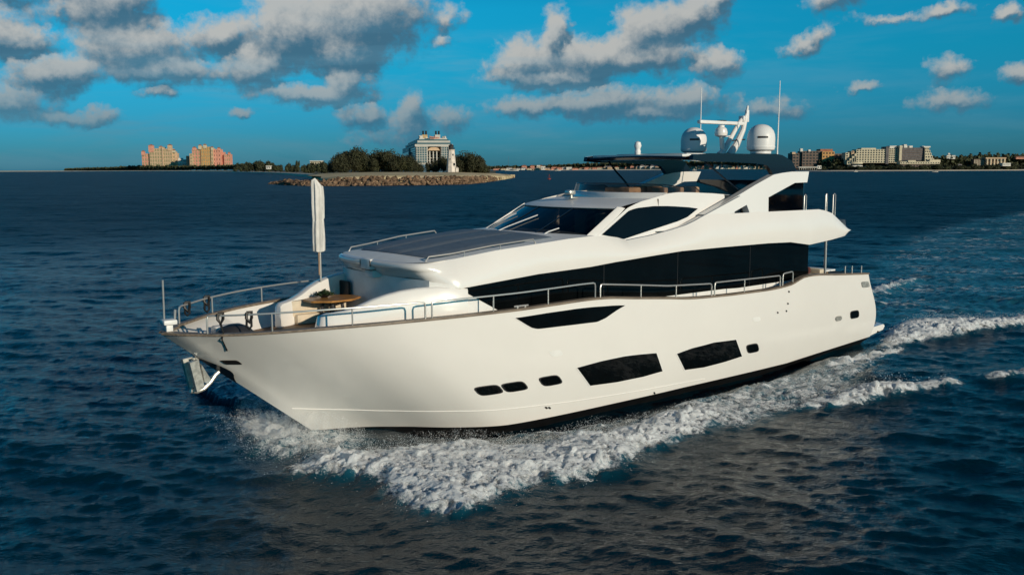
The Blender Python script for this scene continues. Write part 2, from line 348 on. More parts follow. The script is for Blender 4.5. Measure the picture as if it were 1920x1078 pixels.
FOAM = blur(iA, .22)*.84+blur(iA, .75)*.26+blur(iD+iF, .6)*.14+blur(iB, .3)*.66+blur(iC, .25)*.62+blur(iD, .16)*1.0+blur(iE, .15)*.8+blur(iF, .2)*1.05+blur(iI, .12)*.7+blur(iH, .3)*.5+blur(iJ, .2)*.42
WASH = blur(iG, .8)
RISE = blur(iA, .45)*.26+blur(iD, .3)*.20+blur(iF, .45)*.34+blur(iE, .3)*.25+blur(iJ, .4)*.05-blur(iT, .3)*.36+blur(iB, .4)*.10
def wake(x, y):
    rx, ry = x-BX, y-BY; u = rx*AF[0]+ry*AF[1]; v = rx*NP[0]+ry*NP[1]
    va = np.where(v < 0, -v, v); far = (v < -1.0)
    f = np.where(far & (u > 3.2), np.maximum(fld(FOAM, u, va)*.6, fld(FOAM, u, v)), fld(FOAM, u, v))
    w = fld(WASH, u, v); h = np.where(far & (u > 3.2), fld(RISE, u, va), fld(RISE, u, v))
    out = (u < GU[0]+.3) | (u > GU[-1]-.3) | (v > 21.5) | (v < -45.5)
    return np.where(out, 0, f), np.where(out, 0, w), np.where(out, 0, h), u, v

wm = bpy.data.materials.new('sea_water'); wm.use_nodes = True; t = NT(wm.node_tree); pb = wm.node_tree.nodes['Principled BSDF']
pb.inputs['Base Color'].default_value = (.0002, .0155, .0265, 1); pb.inputs['Roughness'].default_value = .07; pb.inputs['IOR'].default_value = 1.333; pb.inputs['Specular IOR Level'].default_value = .40
geo = t.n('ShaderNodeNewGeometry'); pos = geo.outputs['Position']
af = t.n('ShaderNodeAttribute', attribute_name='foam'); aw = t.n('ShaderNodeAttribute', attribute_name='wash')
ps = t.vm('MULTIPLY', pos, (1, 1.5, 1))
n1 = t.noise(ps, 1.9, 6, .62); n2 = t.noise(ps, 9., 4, .6); n3 = t.noise(ps, .33, 4, .6); n4 = t.noise(ps, .045, 3, .55)
hgt = t.m('ADD', t.m('MULTIPLY', n1, .065), t.m('MULTIPLY', n2, .014))
cdn = t.n('ShaderNodeCameraData')
dist = t.vm('LENGTH', pos)
farf = t.ss(dist, 30., 220.)
hgt = t.m('ADD', hgt, t.m('MULTIPLY', farf, t.m('ADD', t.m('MULTIPLY', n3, .9), t.m('MULTIPLY', n1, .16))))
bp = t.n('ShaderNodeBump'); bp.inputs['Strength'].default_value = 1; bp.inputs['Distance'].default_value = 1
t.l(hgt, bp.inputs['Height']); t.l(bp.outputs[0], pb.inputs['Normal'])
gl = t.m('ADD', t.ss(n4, .35, .65, .05, .10), t.ss(dist, 10., 140., 0., .35)); t.l(gl, pb.inputs['Roughness'])
# turbulent, aerated water is paler; foam is white matter floating on it
aer = t.m('ADD', t.m('MULTIPLY', af.outputs['Fac'], .75), t.m('MULTIPLY', aw.outputs['Fac'], t.ss(n3, .35, .7, .4, 1.)), clamp=True)
t.l(t.mix(aer, (.0002, .0155, .0265, 1), (.022, .16, .235, 1)), pb.inputs['Base Color'])
fb = t.n('ShaderNodeBsdfPrincipled'); fb.inputs['Base Color'].default_value = (.80, .82, .82, 1); fb.inputs['Roughness'].default_value = .9
fbp = t.n('ShaderNodeBump'); fbp.inputs['Distance'].default_value = .12
nf = t.noise(pos, 3.2, 10, .72, .6); nl = t.noise(ps, 14, 6, .7)
t.l(nf, fbp.inputs['Height']); t.l(fbp.outputs[0], fb.inputs['Normal'])
ws_ = t.vm('MULTIPLY', pos, (1, 2.2, 1)); nw = t.noise(ws_, .8, 9, .72, 1.2)
mf = t.m('ADD', t.m('MULTIPLY', af.outputs['Fac'], .95), t.m('ADD', t.m('MULTIPLY', t.m('SUBTRACT', nf, .5), 1.7), t.m('MULTIPLY', t.m('SUBTRACT', nl, .5), .7)))
mf = t.m('MULTIPLY', t.ss(mf, .42, .82), t.ss(af.outputs['Fac'], .03, .2))
mw = t.m('MULTIPLY', t.ss(t.m('ADD', nw, t.m('MULTIPLY', t.m('SUBTRACT', nl, .5), .25)), .515, .66), t.m('MULTIPLY', t.m('MULTIPLY', aw.outputs['Fac'], t.ss(t.noise(t.vm('MULTIPLY', pos, (1, 1.6, 1)), .11, 4, .6), .42, .60)), .85))
ff = t.m('MAXIMUM', mf, mw, clamp=True)
mx = t.n('ShaderNodeMixShader'); t.l(ff, mx.inputs[0]); t.l(pb.outputs[0], mx.inputs[1]); t.l(fb.outputs[0], mx.inputs[2])
t.l(mx.outputs[0], wm.node_tree.nodes['Material Output'].inputs['Surface'])

def add_attr(me, name, a):
    at = me.attributes.new(name, 'FLOAT', 'POINT'); at.data.foreach_set('value', np.ascontiguousarray(a, dtype=np.float32).ravel())
def grid_mesh(name, X, Y, Z, close, material):
    n, m = X.shape; co = np.stack([X, Y, Z], -1).reshape(-1, 3).astype(np.float32)
    i, j = np.meshgrid(np.arange(n-1), np.arange(m if close else m-1), indexing='ij'); j2 = (j+1) % m
    f = np.stack([i*m+j, (i+1)*m+j, (i+1)*m+j2, i*m+j2], -1).reshape(-1, 4).astype(np.int32)
    me = bpy.data.meshes.new(name); me.vertices.add(len(co)); me.vertices.foreach_set('co', co.ravel())
    me.loops.add(f.size); me.loops.foreach_set('vertex_index', f.ravel()); me.polygons.add(len(f))
    me.polygons.foreach_set('loop_start', np.arange(0, f.size, 4, dtype=np.int32)); me.polygons.foreach_set('loop_total', np.full(len(f), 4, np.int32))
    me.update(calc_edges=True); me.materials.append(material); me.polygons.foreach_set('use_smooth', np.ones(len(f), bool)); return me
rad = np.concatenate([np.linspace(1.5, 12, 22)[:-1], 12*np.exp(np.arange(0, math.log(300/12), .0044)), 300*np.exp(np.arange(.0044, math.log(60000/300), .035))])
ang = np.concatenate([np.arange(-47, 47, .185), np.arange(47, 313, 2.6)])
RR, AA = np.meshgrid(rad, np.radians(ang), indexing='ij')
X0, Y0 = RR*np.sin(AA), RR*np.cos(AA)
hh, dx_, dy_ = waves(X0, Y0, RR)
fo, wa, ri, UU, VV = wake(X0, Y0)
rough_ = np.clip(fo, 0, 1.2)
lump = samp(TL[2][3][0], 7.3, X0*2.0, Y0*2.0, .7)*.5+samp(TL[2][3][0], 7.3, X0*.8, Y0*.8, 1.7)
Zw = hh*(1-.6*np.clip(-ri/.4, 0, 1))+ri+lump*(.055*rough_+.02*wa)
wo_ = bpy.data.objects.new('water', grid_mesh('water', X0+dx_, Y0+dy_, Zw, True, wm)); COL.objects.link(wo_); tag(wo_, kind='structure')
add_attr(wo_.data, 'foam', fo); add_attr(wo_.data, 'wash', wa)
WTILT = None

# thick broken froth on the crests of the bow and stern waves: real lumps, torn into holes
fm = mat('sea_foam', (.82, .83, .82), .9)
fl = mat('broken_sea_foam', (.82, .83, .82), .9); t = NT(fl.node_tree); fpb = fl.node_tree.nodes['Principled BSDF']
pz = t.n('ShaderNodeNewGeometry').outputs['Position']; fa = t.n('ShaderNodeAttribute', attribute_name='den').outputs['Fac']
q1 = t.noise(pz, 4.2, 9, .75, .9); q2 = t.noise(pz, 26, 5, .7)
fbp2 = t.n('ShaderNodeBump'); fbp2.inputs['Distance'].default_value = .04; t.l(t.m('ADD', q1, t.m('MULTIPLY', q2, .35)), fbp2.inputs['Height']); t.l(fbp2.outputs[0], fpb.inputs['Normal'])
al = t.ss(t.m('ADD', fa, t.m('ADD', t.m('MULTIPLY', t.m('SUBTRACT', q1, .5), 1.7), t.m('MULTIPLY', t.m('SUBTRACT', q2, .5), .9))), .44, .92)
t.l(al, fpb.inputs['Alpha'])
def froth(name, u0, u1, v0, v1, st, thr, amp, seed, label):
    u = np.arange(u0, u1, st); v = np.arange(v0, v1, st); uu, vv = np.meshgrid(u, v, indexing='ij')
    x = BX+uu*AF[0]+vv*NP[0]; y = BY+uu*AF[1]+vv*NP[1]; r = np.hypot(x, y)
    h, dx, dy = waves(x, y, r); f, w, ri, _, _ = wake(x, y)
    T3 = TL[2][3][0]
    n = samp(T3, 7.3, x*1.1+seed, y*1.1, .3)*.45+samp(T3, 7.3, x*2.7, y*2.7+seed, 1.1)*.35+samp(T3, 7.3, x*6.1, y*6.1, 2.1)*.28
    n = n/n.std()
    big_ = samp(T3, 7.3, x*.33+seed, y*.33, .8); big_ = big_/big_.std()
    dsty = (f*.86+.10*n+.20*big_*np.clip(1.4-f, .3, 1))*np.clip((f-.04)/.14, 0, 1)
    rid = 1-np.abs(n)/2.2
    z = h+ri+amp*np.clip(f, 0, 1.1)*(.34*np.clip(rid, .0, 1)+.12*n+.07*big_)+.012-.06*np.clip(thr+.15-dsty, 0, 1)
    me = grid_mesh(name, x+dx, y+dy, z, False, fl); add_attr(me, 'den', dsty)
    keep = (dsty > thr)
    bm = bmesh.new(); bm.from_mesh(me); bm.verts.ensure_lookup_table(); kf = keep.ravel()
    dead = [f_ for f_ in bm.faces if sum(kf[q.index] for q in f_.verts) < 3]
    bmesh.ops.delete(bm, geom=dead, context='FACES'); bm.to_mesh(me); bm.free()
    o = bpy.data.objects.new(name, me); COL.objects.link(o); tag(o, label, 'foam', kind='stuff'); return o
froth('bow_wave_foam', 1, 16, 1.2, 8.6, .04, .42, .17, 0., 'thick white foam breaking along the bow wave beside the yacht hull')
froth('wave_crest_foam', 15, 29, 5.8, 10.8, .05, .42, .18, 3., 'thin white foam crest trailing from the bow wave past the stern')
froth('stern_wave_foam', 25.5, 49, 1.0, 8, .06, .44, .22, 5., 'white foam crest thrown up behind the swim platform')
# flying droplets
def spray(name, n, dens, ulim, vlim, hmax, rmin, rmax, seed, label, hp_=2.0):
    r = np.random.default_rng(seed); P = []
    u = r.uniform(*ulim, n*6); v = r.uniform(*vlim, n*6)
    k = r.uniform(0, 1, n*6) < fld(dens, u, v)**2.2; u = u[k][:n]; v = v[k][:n]
    dloc = fld(dens, u, v)
    x = BX+u*AF[0]+v*NP[0]; y = BY+u*AF[1]+v*NP[1]
    cl = samp(TL[2][3][0], 7.3, x*1.3, y*1.3, .9); k = r.uniform(-1.4, 1.2, len(u)) < cl
    u, v, x, y, dloc = u[k], v[k], x[k], y[k], dloc[k]
    h, dx, dy = waves(x, y, np.hypot(x, y)); _, _, ri, _, _ = wake(x, y)
    z = h+ri+.02+hmax*dloc*r.uniform(0, 1, len(u))**hp_
    rr = rmin*(rmax/rmin)**(r.uniform(0, 1, len(u))**2.2)
    oc = np.array([(1, 0, 0), (-1, 0, 0), (0, 1, 0), (0, -1, 0), (0, 0, 1), (0, 0, -1)], float)
    fc = np.array([(0, 2, 4), (2, 1, 4), (1, 3, 4), (3, 0, 4), (2, 0, 5), (1, 2, 5), (3, 1, 5), (0, 3, 5)])
    C = np.stack([x+dx, y+dy, z], -1); co = (C[:, None]+oc[None]*rr[:, None, None]*r.uniform(.7, 1.3, (len(u), 6, 1))).reshape(-1, 3)
    f = (fc[None]+6*np.arange(len(u))[:, None, None]).reshape(-1, 3).astype(np.int32)
    me = bpy.data.meshes.new(name); me.vertices.add(len(co)); me.vertices.foreach_set('co', co.astype(np.float32).ravel())
    me.loops.add(f.size); me.loops.foreach_set('vertex_index', f.ravel()); me.polygons.add(len(f))
    me.polygons.foreach_set('loop_start', np.arange(0, f.size, 3, dtype=np.int32)); me.polygons.foreach_set('loop_total', np.full(len(f), 3, np.int32))
    me.update(calc_edges=True); me.materials.append(fm); o = bpy.data.objects.new(name, me); COL.objects.link(o); tag(o, label, 'spray', kind='stuff'); return o
dA = np.clip(blur(iA, .4), 0, 1); dB = np.clip(blur(iB, .35)+blur(iH, .5)*.8, 0, 1); dD = np.clip(blur(iD, .2)+blur(iF, .3), 0, 1)
spray('bow_spray', 70000, dA, (0, 16), (1, 9), .50, .003, .008, 11, 'white droplets flying off the breaking bow wave', 2.2)
spray('stem_spray', 90000, dB, (0, 6), (-5, 4), .62, .0025, .008, 12, 'fine mist of droplets round the foot of the stem', 1.7)
spray('stern_spray', 30000, dD, (15, 48), (1, 9.5), .36, .004, .014, 13, 'small droplets along the thin white wake crests', 2.0)

# ------------------------------------------------------------------ the motor yacht
YL = lambda p: (-p[0], p[1], p[2])                        # (u aft, v port, z) to the yacht's own axes, x forward
Yt = tag(empty('motor_yacht', (BX, BY, 0), TH+math.pi), 'large white motor yacht under way with black window bands and dark hardtop', 'yacht')
def yb(mb, name, m, parent=None, smooth=35, recalc=True): return mb.build(name, M[m] if isinstance(m, str) else m, parent or Yt, smooth, flip=YL, recalc=recalc)
# hull: white topsides in one shell with its bulwark, black bottom
sv = np.concatenate([np.linspace(0, .12, 26)[:-1]**1.0, np.linspace(.12, 1, 90)])
T1 = np.linspace(0, 1, 29)
def shell(ts, side):
    return [[hp2(s, t_, side) for t_ in ts] for s in sv]
def hp2(s, t_, side):
    u, v, z = hull(s, t_); return (float(u), float(v)*side, float(z))
mb = MB()
for sd in (1, -1): mb.grid(shell(T1, sd))
# bulwark: inner face and the step in at the deck
BWT = .09
def inner(s, side, z):
    u0, v0, z0 = [float(c) for c in hull(s, 0.)]; zb_ = float(hull(s, 1.)[2]); u, v, _ = [float(c) for c in hull(s, (z0-z)/(z0-zb_))]
    return (u+.06*(s < .01), max(min(v, v0)-BWT, .0)*side, z)
DECK = lambda u: pl(u, [(0, 2.62), (3.2, 2.55), (4.2, 2.5), (30, 2.3)])
for sd in (1, -1):
    rows = []
    for s in sv:
        u, v, z = hull(s, 0.); rows.append([(float(u), float(v)*sd, float(z)), inner(s, sd, float(z)), inner(s, sd, DECK(float(u)))])
    mb.grid(rows)
tr_ = [[hp2(1, t_, 1), (hp2(1, t_, 1)[0]+.12, hp2(1, t_, 1)[1]*.5, hp2(1, t_, 1)[2]), (hp2(1, t_, 1)[0]+.12, -hp2(1, t_, 1)[1]*.5, hp2(1, t_, 1)[2]), hp2(1, t_, -1)] for t_ in T1]
mb.grid(tr_)
yb(mb, 'hull', 'gel', smooth=50)
mb = MB()
for sd in (1, -1): mb.grid(shell(np.linspace(1.0, 2.0, 9), sd))
yb(mb, 'hull_bottom', 'antifoul')
mb = MB()                                                   # knuckle line: a fine rounded rail along the lower topsides
kt = [(.012, .755), (.05, .79), (.0876, .815), (.16, .825), (.24, .86), (.31, .893), (.42, .93), (.55, .955)]
ks = np.linspace(.012, .55, 60)
for sd in (1, -1): mb.tube([hp(s, float(np.interp(s, [a for a, b in kt], [b for a, b in kt])), sd, .0) for s in ks], .016, 6)
yb(mb, 'spray_rail', 'gel')
mb = MB()                                                   # teak capping rail
for sd in (1, -1):
    rows = []
    for s in sv:
        u, v, z = [float(c) for c in hull(s, 0.)]; vi = max(v-.17, 0.); vo = v+.035; uu = u-(.03 if s < .002 else 0)
        rows.append([(uu, vo*sd, z+.004), (uu, (vo+.008)*sd, z+.03), (uu, vo*sd, z+.06), (u+(.15 if s < .02 else 0), vi*sd, z+.062), (u+(.15 if s < .02 else 0), vi*sd, z+.004)])
    mb.grid(rows)
yb(mb, 'capping_rail', 'cap')
mb = MB(); rows = []
for s in sv: u = float(hull(s, 0.)[0]); a = inner(s, 1, DECK(u)+.004); rows.append([a, (a[0], a[1]*.4, a[2]), (a[0], -a[1]*.4, a[2]), (a[0], -a[1], a[2])])
mb.grid(rows); yb(mb, 'deck', 'teak')

def patch(poly, off, nc=44, nr=5, side=1):
    P = np.array(poly); mb = MB(); s0, s1 = P[:, 0].min(), P[:, 0].max(); rows = []
    for s in np.linspace(s0+1e-5, s1-1e-5, nc):
        xs = []
        for a, b in zip(P, np.roll(P, -1, 0)):
            if (a[0]-s)*(b[0]-s) < 0 or (a[0] == s): xs.append(a[1]+(b[1]-a[1])*(s-a[0])/(b[0]-a[0]) if b[0] != a[0] else a[1])
        if len(xs) < 2: continue
        lo, hi = min(xs), max(xs); rows.append([hp(s, lo+(hi-lo)*k/(nr-1), side, off) for k in range(nr)])
    # edges turned back into the hull so that the pane has thickness
    full = [[hp_off(r[0])]+r+[hp_off(r[-1])] for r in rows] if False else rows
    mb.grid(full); return mb
W1 = [(.3089,.0533),(.3188,.15),(.3216,.1633),(.3273,.1733),(.4093,.1967),(.4241,.1733),(.466,.0633),(.4323,.0633),(.3909,.0533),(.3488,.05)]
W2 = [(.3452,.58),(.3807,.56),(.4226,.5533),(.4766,.5667),(.4744,.7667),(.4368,.79),(.3894,.79),(.3438,.7633),(.3423,.7533)]
W2 = [(.3425,.575),(.3807,.558),(.4226,.5533),(.4766,.5667),(.4756,.768),(.4368,.79),(.3894,.79),(.3448,.77)]
W3 = [(.513,.6033),(.5456,.5633),(.5924,.5267),(.6402,.5367),(.6424,.7633),(.6034,.79),(.5549,.81),(.5152,.8)]
def grow(poly, k):
    P = np.array(poly); c = P.mean(0); d = P-c; L = np.hypot(d[:, 0]*25, d[:, 1]*3)[:, None]; return [tuple(q) for q in c+d*(1+k/L)]
for sd in (1, -1):
    for w, nm in ((W1, 'hull_window'), (W2, 'hull_window'), (W3, 'hull_window')):
        o = yb(patch(w, .016, side=sd), nm, 'glass'); yb(patch(grow(w, .045), .007, side=sd), 'frame', 'gel2', o)
def sup(c, a, b, n=20, e=4.):
    """rounded slot in hull parameters, leaning with the sheer"""
    out = []
    for k in range(n):
        th = 2*math.pi*(k+.5)/n; cx, cy = math.cos(th), math.sin(th)
        x = math.copysign(abs(cx)**(2/e), cx)*a; y = math.copysign(abs(cy)**(2/e), cy)*b; out.append((c[0]+x, c[1]+y))
    return out
for sd in (1, -1):
    for c, a, b in (((.2124,.6467),.0138,.038), ((.2453,.65),.0138,.038), ((.2956,.65),.0132,.040), ((.671,.688),.0125,.050), ((.9428,.577),.0105,.050)):
        o = yb(patch(sup(c, a, b), .022, 24, 4, sd), 'porthole', 'glass'); yb(patch(sup(c, a*1.14, b*1.2), .012, 24, 4, sd), 'rim', 'darkgrey', o)
    yb(patch(sup((.0197, .25), .0066, .022, e=8), .02, 16, 4, sd), 'fairlead', 'black')
    for c in ((.3273, .41), (.6976, .3267)):
        yb(patch(sup(c, .0085, .028), .006, 20, 4, sd), 'hull_vent', 'gel2')
    for c in ((.7479, .29), (.7684, .2967), (.7758, .21), (.7848, .0667), (.2644, .9), (.2685, .9067), (.4427, .985)):
        yb(patch(sup(c, .0016, .012), .012, 8, 4, sd), 'drain_outlet', 'black')
    o = yb(patch(sup((.898, .588), .0085, .035, e=2.4), .03, 16, 5, sd), 'oval_fitting', 'steelw')  # pale oval fitting on the hull near the stern
    yb(patch(sup((.9846, .15), .011, .045, e=6), .02, 12, 4, sd), 'stern_fairlead', 'steelw')
# dark anchor pocket wrapped round the stem
mb = MB()
pk = [(.0,.18),(.0012,.21),(.0036,.2433),(.0072,.2833),(.0095,.33),(.0085,.37),(.0043,.41),(.0,.47)]
for sd in (1, -1):
    rows = []
    for t_ in np.linspace(.18, .47, 14):
        smax = float(np.interp(t_, [b for a, b in pk], [a for a, b in pk]))
        rows.append([hp(1e-4+smax*k/5, float(t_), sd, .02) for k in range(6)])
    mb.grid(rows)
yb(mb, 'anchor_pocket', 'navy')
# swim platform
mb = MB(); rows = []
for v in np.linspace(-2.75, 2.75, 23):
    x1 = 28.15-.10*v*v*.35-.25*(abs(v)/2.75)**6
    rows.append([(26.3, v, .62), (x1-.1, v, .68), (x1, v, .60), (x1-.12, v, .46), (26.4, v, .30)])
mb.grid(rows); mb.add([rows[0][i] for i in range(5)]+[rows[-1][i] for i in range(5)], [(0, 1, 2, 3, 4), (9, 8, 7, 6, 5)])
sp_ = yb(mb, 'swim_platform', 'gel'); mb = MB(); mb.box((26.6, -2.4, .66), (27.6, 2.4, .70)); yb(mb, 'deck_pad', 'darkgrey', sp_)
mb = MB().tube([(27.1, 2.73, .42), (27.1, 2.80, .42)], .035, 10); yb(mb, 'drain_outlet', 'black')

# ---- superstructure
ZL = [(5.95,4.02),(6.5,3.9),(6.8,3.83),(7.46,3.88),(8.58,3.96),(9.4,4.02),(10.4,4.06),(11.3,4.1),(12.25,4.19),(13.9,4.29),(15,4.35),(16.9,4.36),(19.4,4.36),(20.7,4.33),(21.85,4.18),(23.3,4.28),(24.26,4.38),(24.62,4.57)]
VLo = [(5.95,2.35),(6.8,2.60),(9.4,2.64),(11.3,2.75),(12.5,2.88),(15,2.95),(22,2.95),(24.62,2.85)]
ZU = [(5.9,4.49),(6.84,4.57),(8.07,4.73),(9.37,4.83),(10.56,4.92),(11.6,4.965),(12.2,4.92),(12.53,4.87),(12.9,4.77),(13.9,4.87),(15.4,5.11),(16.2,5.37),(16.35,5.42),(19.2,5.42),(22.58,5.41),(23.0,5.35),(23.45,5.24),(24.62,4.60)]
VU = [(5.9,2.05),(6.84,2.25),(8.07,2.42),(9.37,2.5),(11,2.55),(13,2.6),(16,2.72),(19,2.8),(22.5,2.8),(24.62,2.8)]
US = [u for u in sorted(set([6.7]+list(np.linspace(5.95, 24.62, 170))+[a for a, b in ZL]+[a for a, b in ZU if a > 5.95])) if u >= 6.7]
def side_pt(u, h):
    a, b = pl(u, ZL), pl(u, ZU); z = a+(b-a)*h; v0, v1 = pl(u, VLo), pl(u, VU)
    return (u, v0+(v1-v0)*h**1.6+.05*math.sin(math.pi*h)*min(1, max(0, (u-6)/4)), z)
mb = MB()
for sd in (1, -1):
    rows = [[(p[0], p[1]*sd, p[2]) for p in [(u, pl(u, VLo)-.30, pl(u, ZL)+.01)]+[side_pt(u, k/10) for k in range(11)]+[(u, pl(u, VU)-.22, pl(u, ZU)-.015)]] for u in US]
    mb.grid(rows)
    # inner face of the flybridge bulwark aft
    rows = [[(u, (pl(u, VU)-.22)*sd, pl(u, ZU)-.015), (u, (pl(u, VU)-.24)*sd, min(4.95, pl(u, ZU)-.02))] for u in US if u > 16]
    mb.grid(rows)
    e = US[-1]; mb.add([(e, pl(e, VLo)*sd, pl(e, ZL)), (e, (pl(e, VU)-.22)*sd, pl(e, ZU)), (e, (pl(e, VLo)-.3)*sd, pl(e, ZL)+.01)], [(0, 1, 2)])
yb(mb, 'side_fairing', 'gel', smooth=40)
# arch: the swept wing that carries the hardtop
AT = [(16.3,5.42),(18,5.98),(19,6.33),(20.08,6.66),(20.6,6.72),(21.16,6.76),(22.2,6.76)]
AB = [(16.3,5.405),(17.77,5.425),(17.78,5.47),(18.44,5.68),(18.53,5.47),(18.54,5.41),(19.57,5.41),(19.575,5.45),(19.66,5.9),(21.28,6.37),(22.03,6.38),(22.2,6.74)]
AU = sorted(set(list(np.linspace(16.3, 22.2, 70))+[a for a, b in AT]+[a for a, b in AB]))
def arch_v(u, z): return pl(u, VU)-(z-5.42)*.16
for sd in (1, -1):
    mb = MB(); ro, rn = [], []
    for u in AU:
        a, b = pl(u, AB), pl(u, AT); b = max(b, a+.002); zz = [a+(b-a)*k/6 for k in range(7)]
        ro.append([(u, arch_v(u, z)*sd, z) for z in zz]); rn.append([(u, (arch_v(u, z)-.26)*sd, z) for z in zz])
    mb.grid(ro); mb.grid(rn)
    mb.grid([[a[0], b[0]] for a, b in zip(ro, rn)]); mb.grid([[a[-1], b[-1]] for a, b in zip(ro, rn)])
    mb.grid([[a, b] for a, b in zip(ro[-1], rn[-1])])
    yb(mb, 'arch', 'gel', smooth=30)
    mb = MB().prism([(17.74, (arch_v(18, 5.5)-.3)*sd, 5.40), (18.44, (arch_v(18, 5.5)-.3)*sd, 5.72), (18.6, (arch_v(18, 5.5)-.3)*sd, 5.40)], (0, -.03*sd, 0)); yb(mb, 'arch_hole_dark', 'navy')  # dark navy sheet behind the open triangle, so the hole reads dark
# lower house with black glass
mb = MB()
hs = lambda u: pl(u, [(6.05, 2.25), (6.6, 2.55), (9, 2.58), (22.35, 2.58)])
for sd in (1, -1):
    rows = [[(u, hs(u)*sd, 2.2), (u, hs(u)*sd, 3.4), (u, hs(u)*sd, pl(u, ZL)+.04)] for u in np.linspace(6.05, 22.35, 60)]; mb.grid(rows)
fr_ = [(6.05, 2.25), (5.92, 1.6), (5.85, .8), (5.83, 0), (5.85, -.8), (5.92, -1.6), (6.05, -2.25)]
mb.grid([[(u, v, 2.2), (u, v, 4.06)] for u, v in fr_])
hs_o = yb(mb, 'deckhouse', 'gel2')
mb = MB()
mb.grid([[(22.35, v, 2.2), (22.35, v, 4.4)] for v in (-2.58, 0, 2.58)]); yb(mb, 'aft_doors', 'glass')
GT = [(6.77,3.83)]+[(u, pl(u, ZL)+.06) for u in np.linspace(6.9, 22.34, 60)]
GB = [(6.77,3.82),(8.21,3.05),(8.5,2.92),(13.76,2.93),(17.6,2.92),(18.26,2.89),(21.15,2.92),(22.36,3.02)]
for sd in (1, -1):
    mb = MB(); mb.grid([[(u, (hs(u)+.016)*sd, pl(u, GB)+(pl(u, GT)-pl(u, GB))*k/3) for k in range(4)] for u in np.linspace(6.78, 22.34, 90)])
    g_ = yb(mb, 'saloon_window', 'glass')
    for u in (11.95, 15.2, 18.9): yb(MB().box((u, (hs(u)+.012)*sd, 2.93), (u+.012, (hs(u)+.02)*sd, pl(u, ZL))), 'pane_joint', 'darkgrey', g_)
    mb = MB()                                              # door seams forward
    for a, b in (((6.18, 2.55), (6.18, 3.55)), ((6.18, 3.55), (7.9, 3.72))):
        mb.tube([(a[0], (hs(a[0])+.001)*sd, a[1]), (b[0], (hs(b[0])+.001)*sd, b[1])], .006, 6)
    yb(mb, 'door_seam', 'pad', hs_o)
# nose of the coachroof: flat across the front, rounding into the sides, with an undercut that fades out aft
NB = [(5.62,0),(5.625,.4),(5.65,.8),(5.69,1.2),(5.745,1.55),(5.82,1.80),(5.93,2.0),(6.10,2.13),(6.35,2.20),(6.7,2.235)]
NB_L = np.concatenate([[0], np.cumsum([math.hypot(q_[0]-p_[0], q_[1]-p_[1]) for p_, q_ in zip(NB, NB[1:])])]); NB_L /= NB_L[-1]
def nb(w):
    f = lambda k: float(smooth_interp(w, np.array([(l, p_[k]) for l, p_ in zip(NB_L, NB)]))); return f(0), f(1)
def un(v): return float(np.interp(abs(v), [p_[1] for p_ in NB], [p_[0] for p_ in NB]))
NPROF = [(.00,1.0),(-.05,.985),(-.10,.93),(-.13,.82),(-.12,.70),(-.06,.60),(.0,.55),(.03,.47),(.08,.36),(.16,.22),(.26,.08),(.30,0.)]
mb = MB()
for sd in (1, -1):
    rows = []
    for w in np.linspace(0, 1, 46):
        u, v = nb(w); u2, v2 = nb(min(1, w+.01)); u1, v1 = nb(max(0, w-.01)); L = math.hypot(u2-u1, v2-v1); nx, ny = -(v2-v1)/L, (u2-u1)/L
        e = min(1, max(0, (w-.52)/.48)); e = e*e*(3-2*e); row = []
        for dn, h in NPROF:
            z = (3.99+(4.495-3.99)*h)*(1-e)+(pl(max(u, 5.95), ZL)+(pl(max(u, 5.95), ZU)-pl(max(u, 5.95), ZL))*h)*e
            p_ = (u-nx*dn*-1 if False else u-nx*(-dn)*-1, v)
            fx, fy = u+dn*(-nx), v+dn*(-ny)
            sx_, sy_, _ = side_pt(max(u, 5.95), h)
            row.append(((fx*(1-e)+u*e), (fy*(1-e)+sy_*e)*sd, z))
        rows.append(row)
    mb.grid(rows)
yb(mb, 'coachroof_brow', 'gel', smooth=60)
mb = MB()                                                  # folding centre cover on the brow
for z0, z1, d0_, d1_, hw in ((4.21, 4.50, -.13, -.11, .27), (3.98, 4.20, -.02, .10, .22)):
    mb.box((un(0)+d0_, -hw, z0), (un(0)+d1_+.35, hw, z1), .04)
yb(mb, 'brow_step', 'gel2')
mb = MB(); mb.box((un(0)-.10, -.25, 4.185), (un(0)+.2, .25, 4.212)); mb.box((un(0)-.137, -.275, 4.30), (un(0)-.1, -.24, 4.46)); mb.box((un(0)-.137, .24, 4.30), (un(0)-.1, .275, 4.46)); yb(mb, 'brow_gap_shade', 'cap')  # brown strips for the gaps and the brown shading below the step
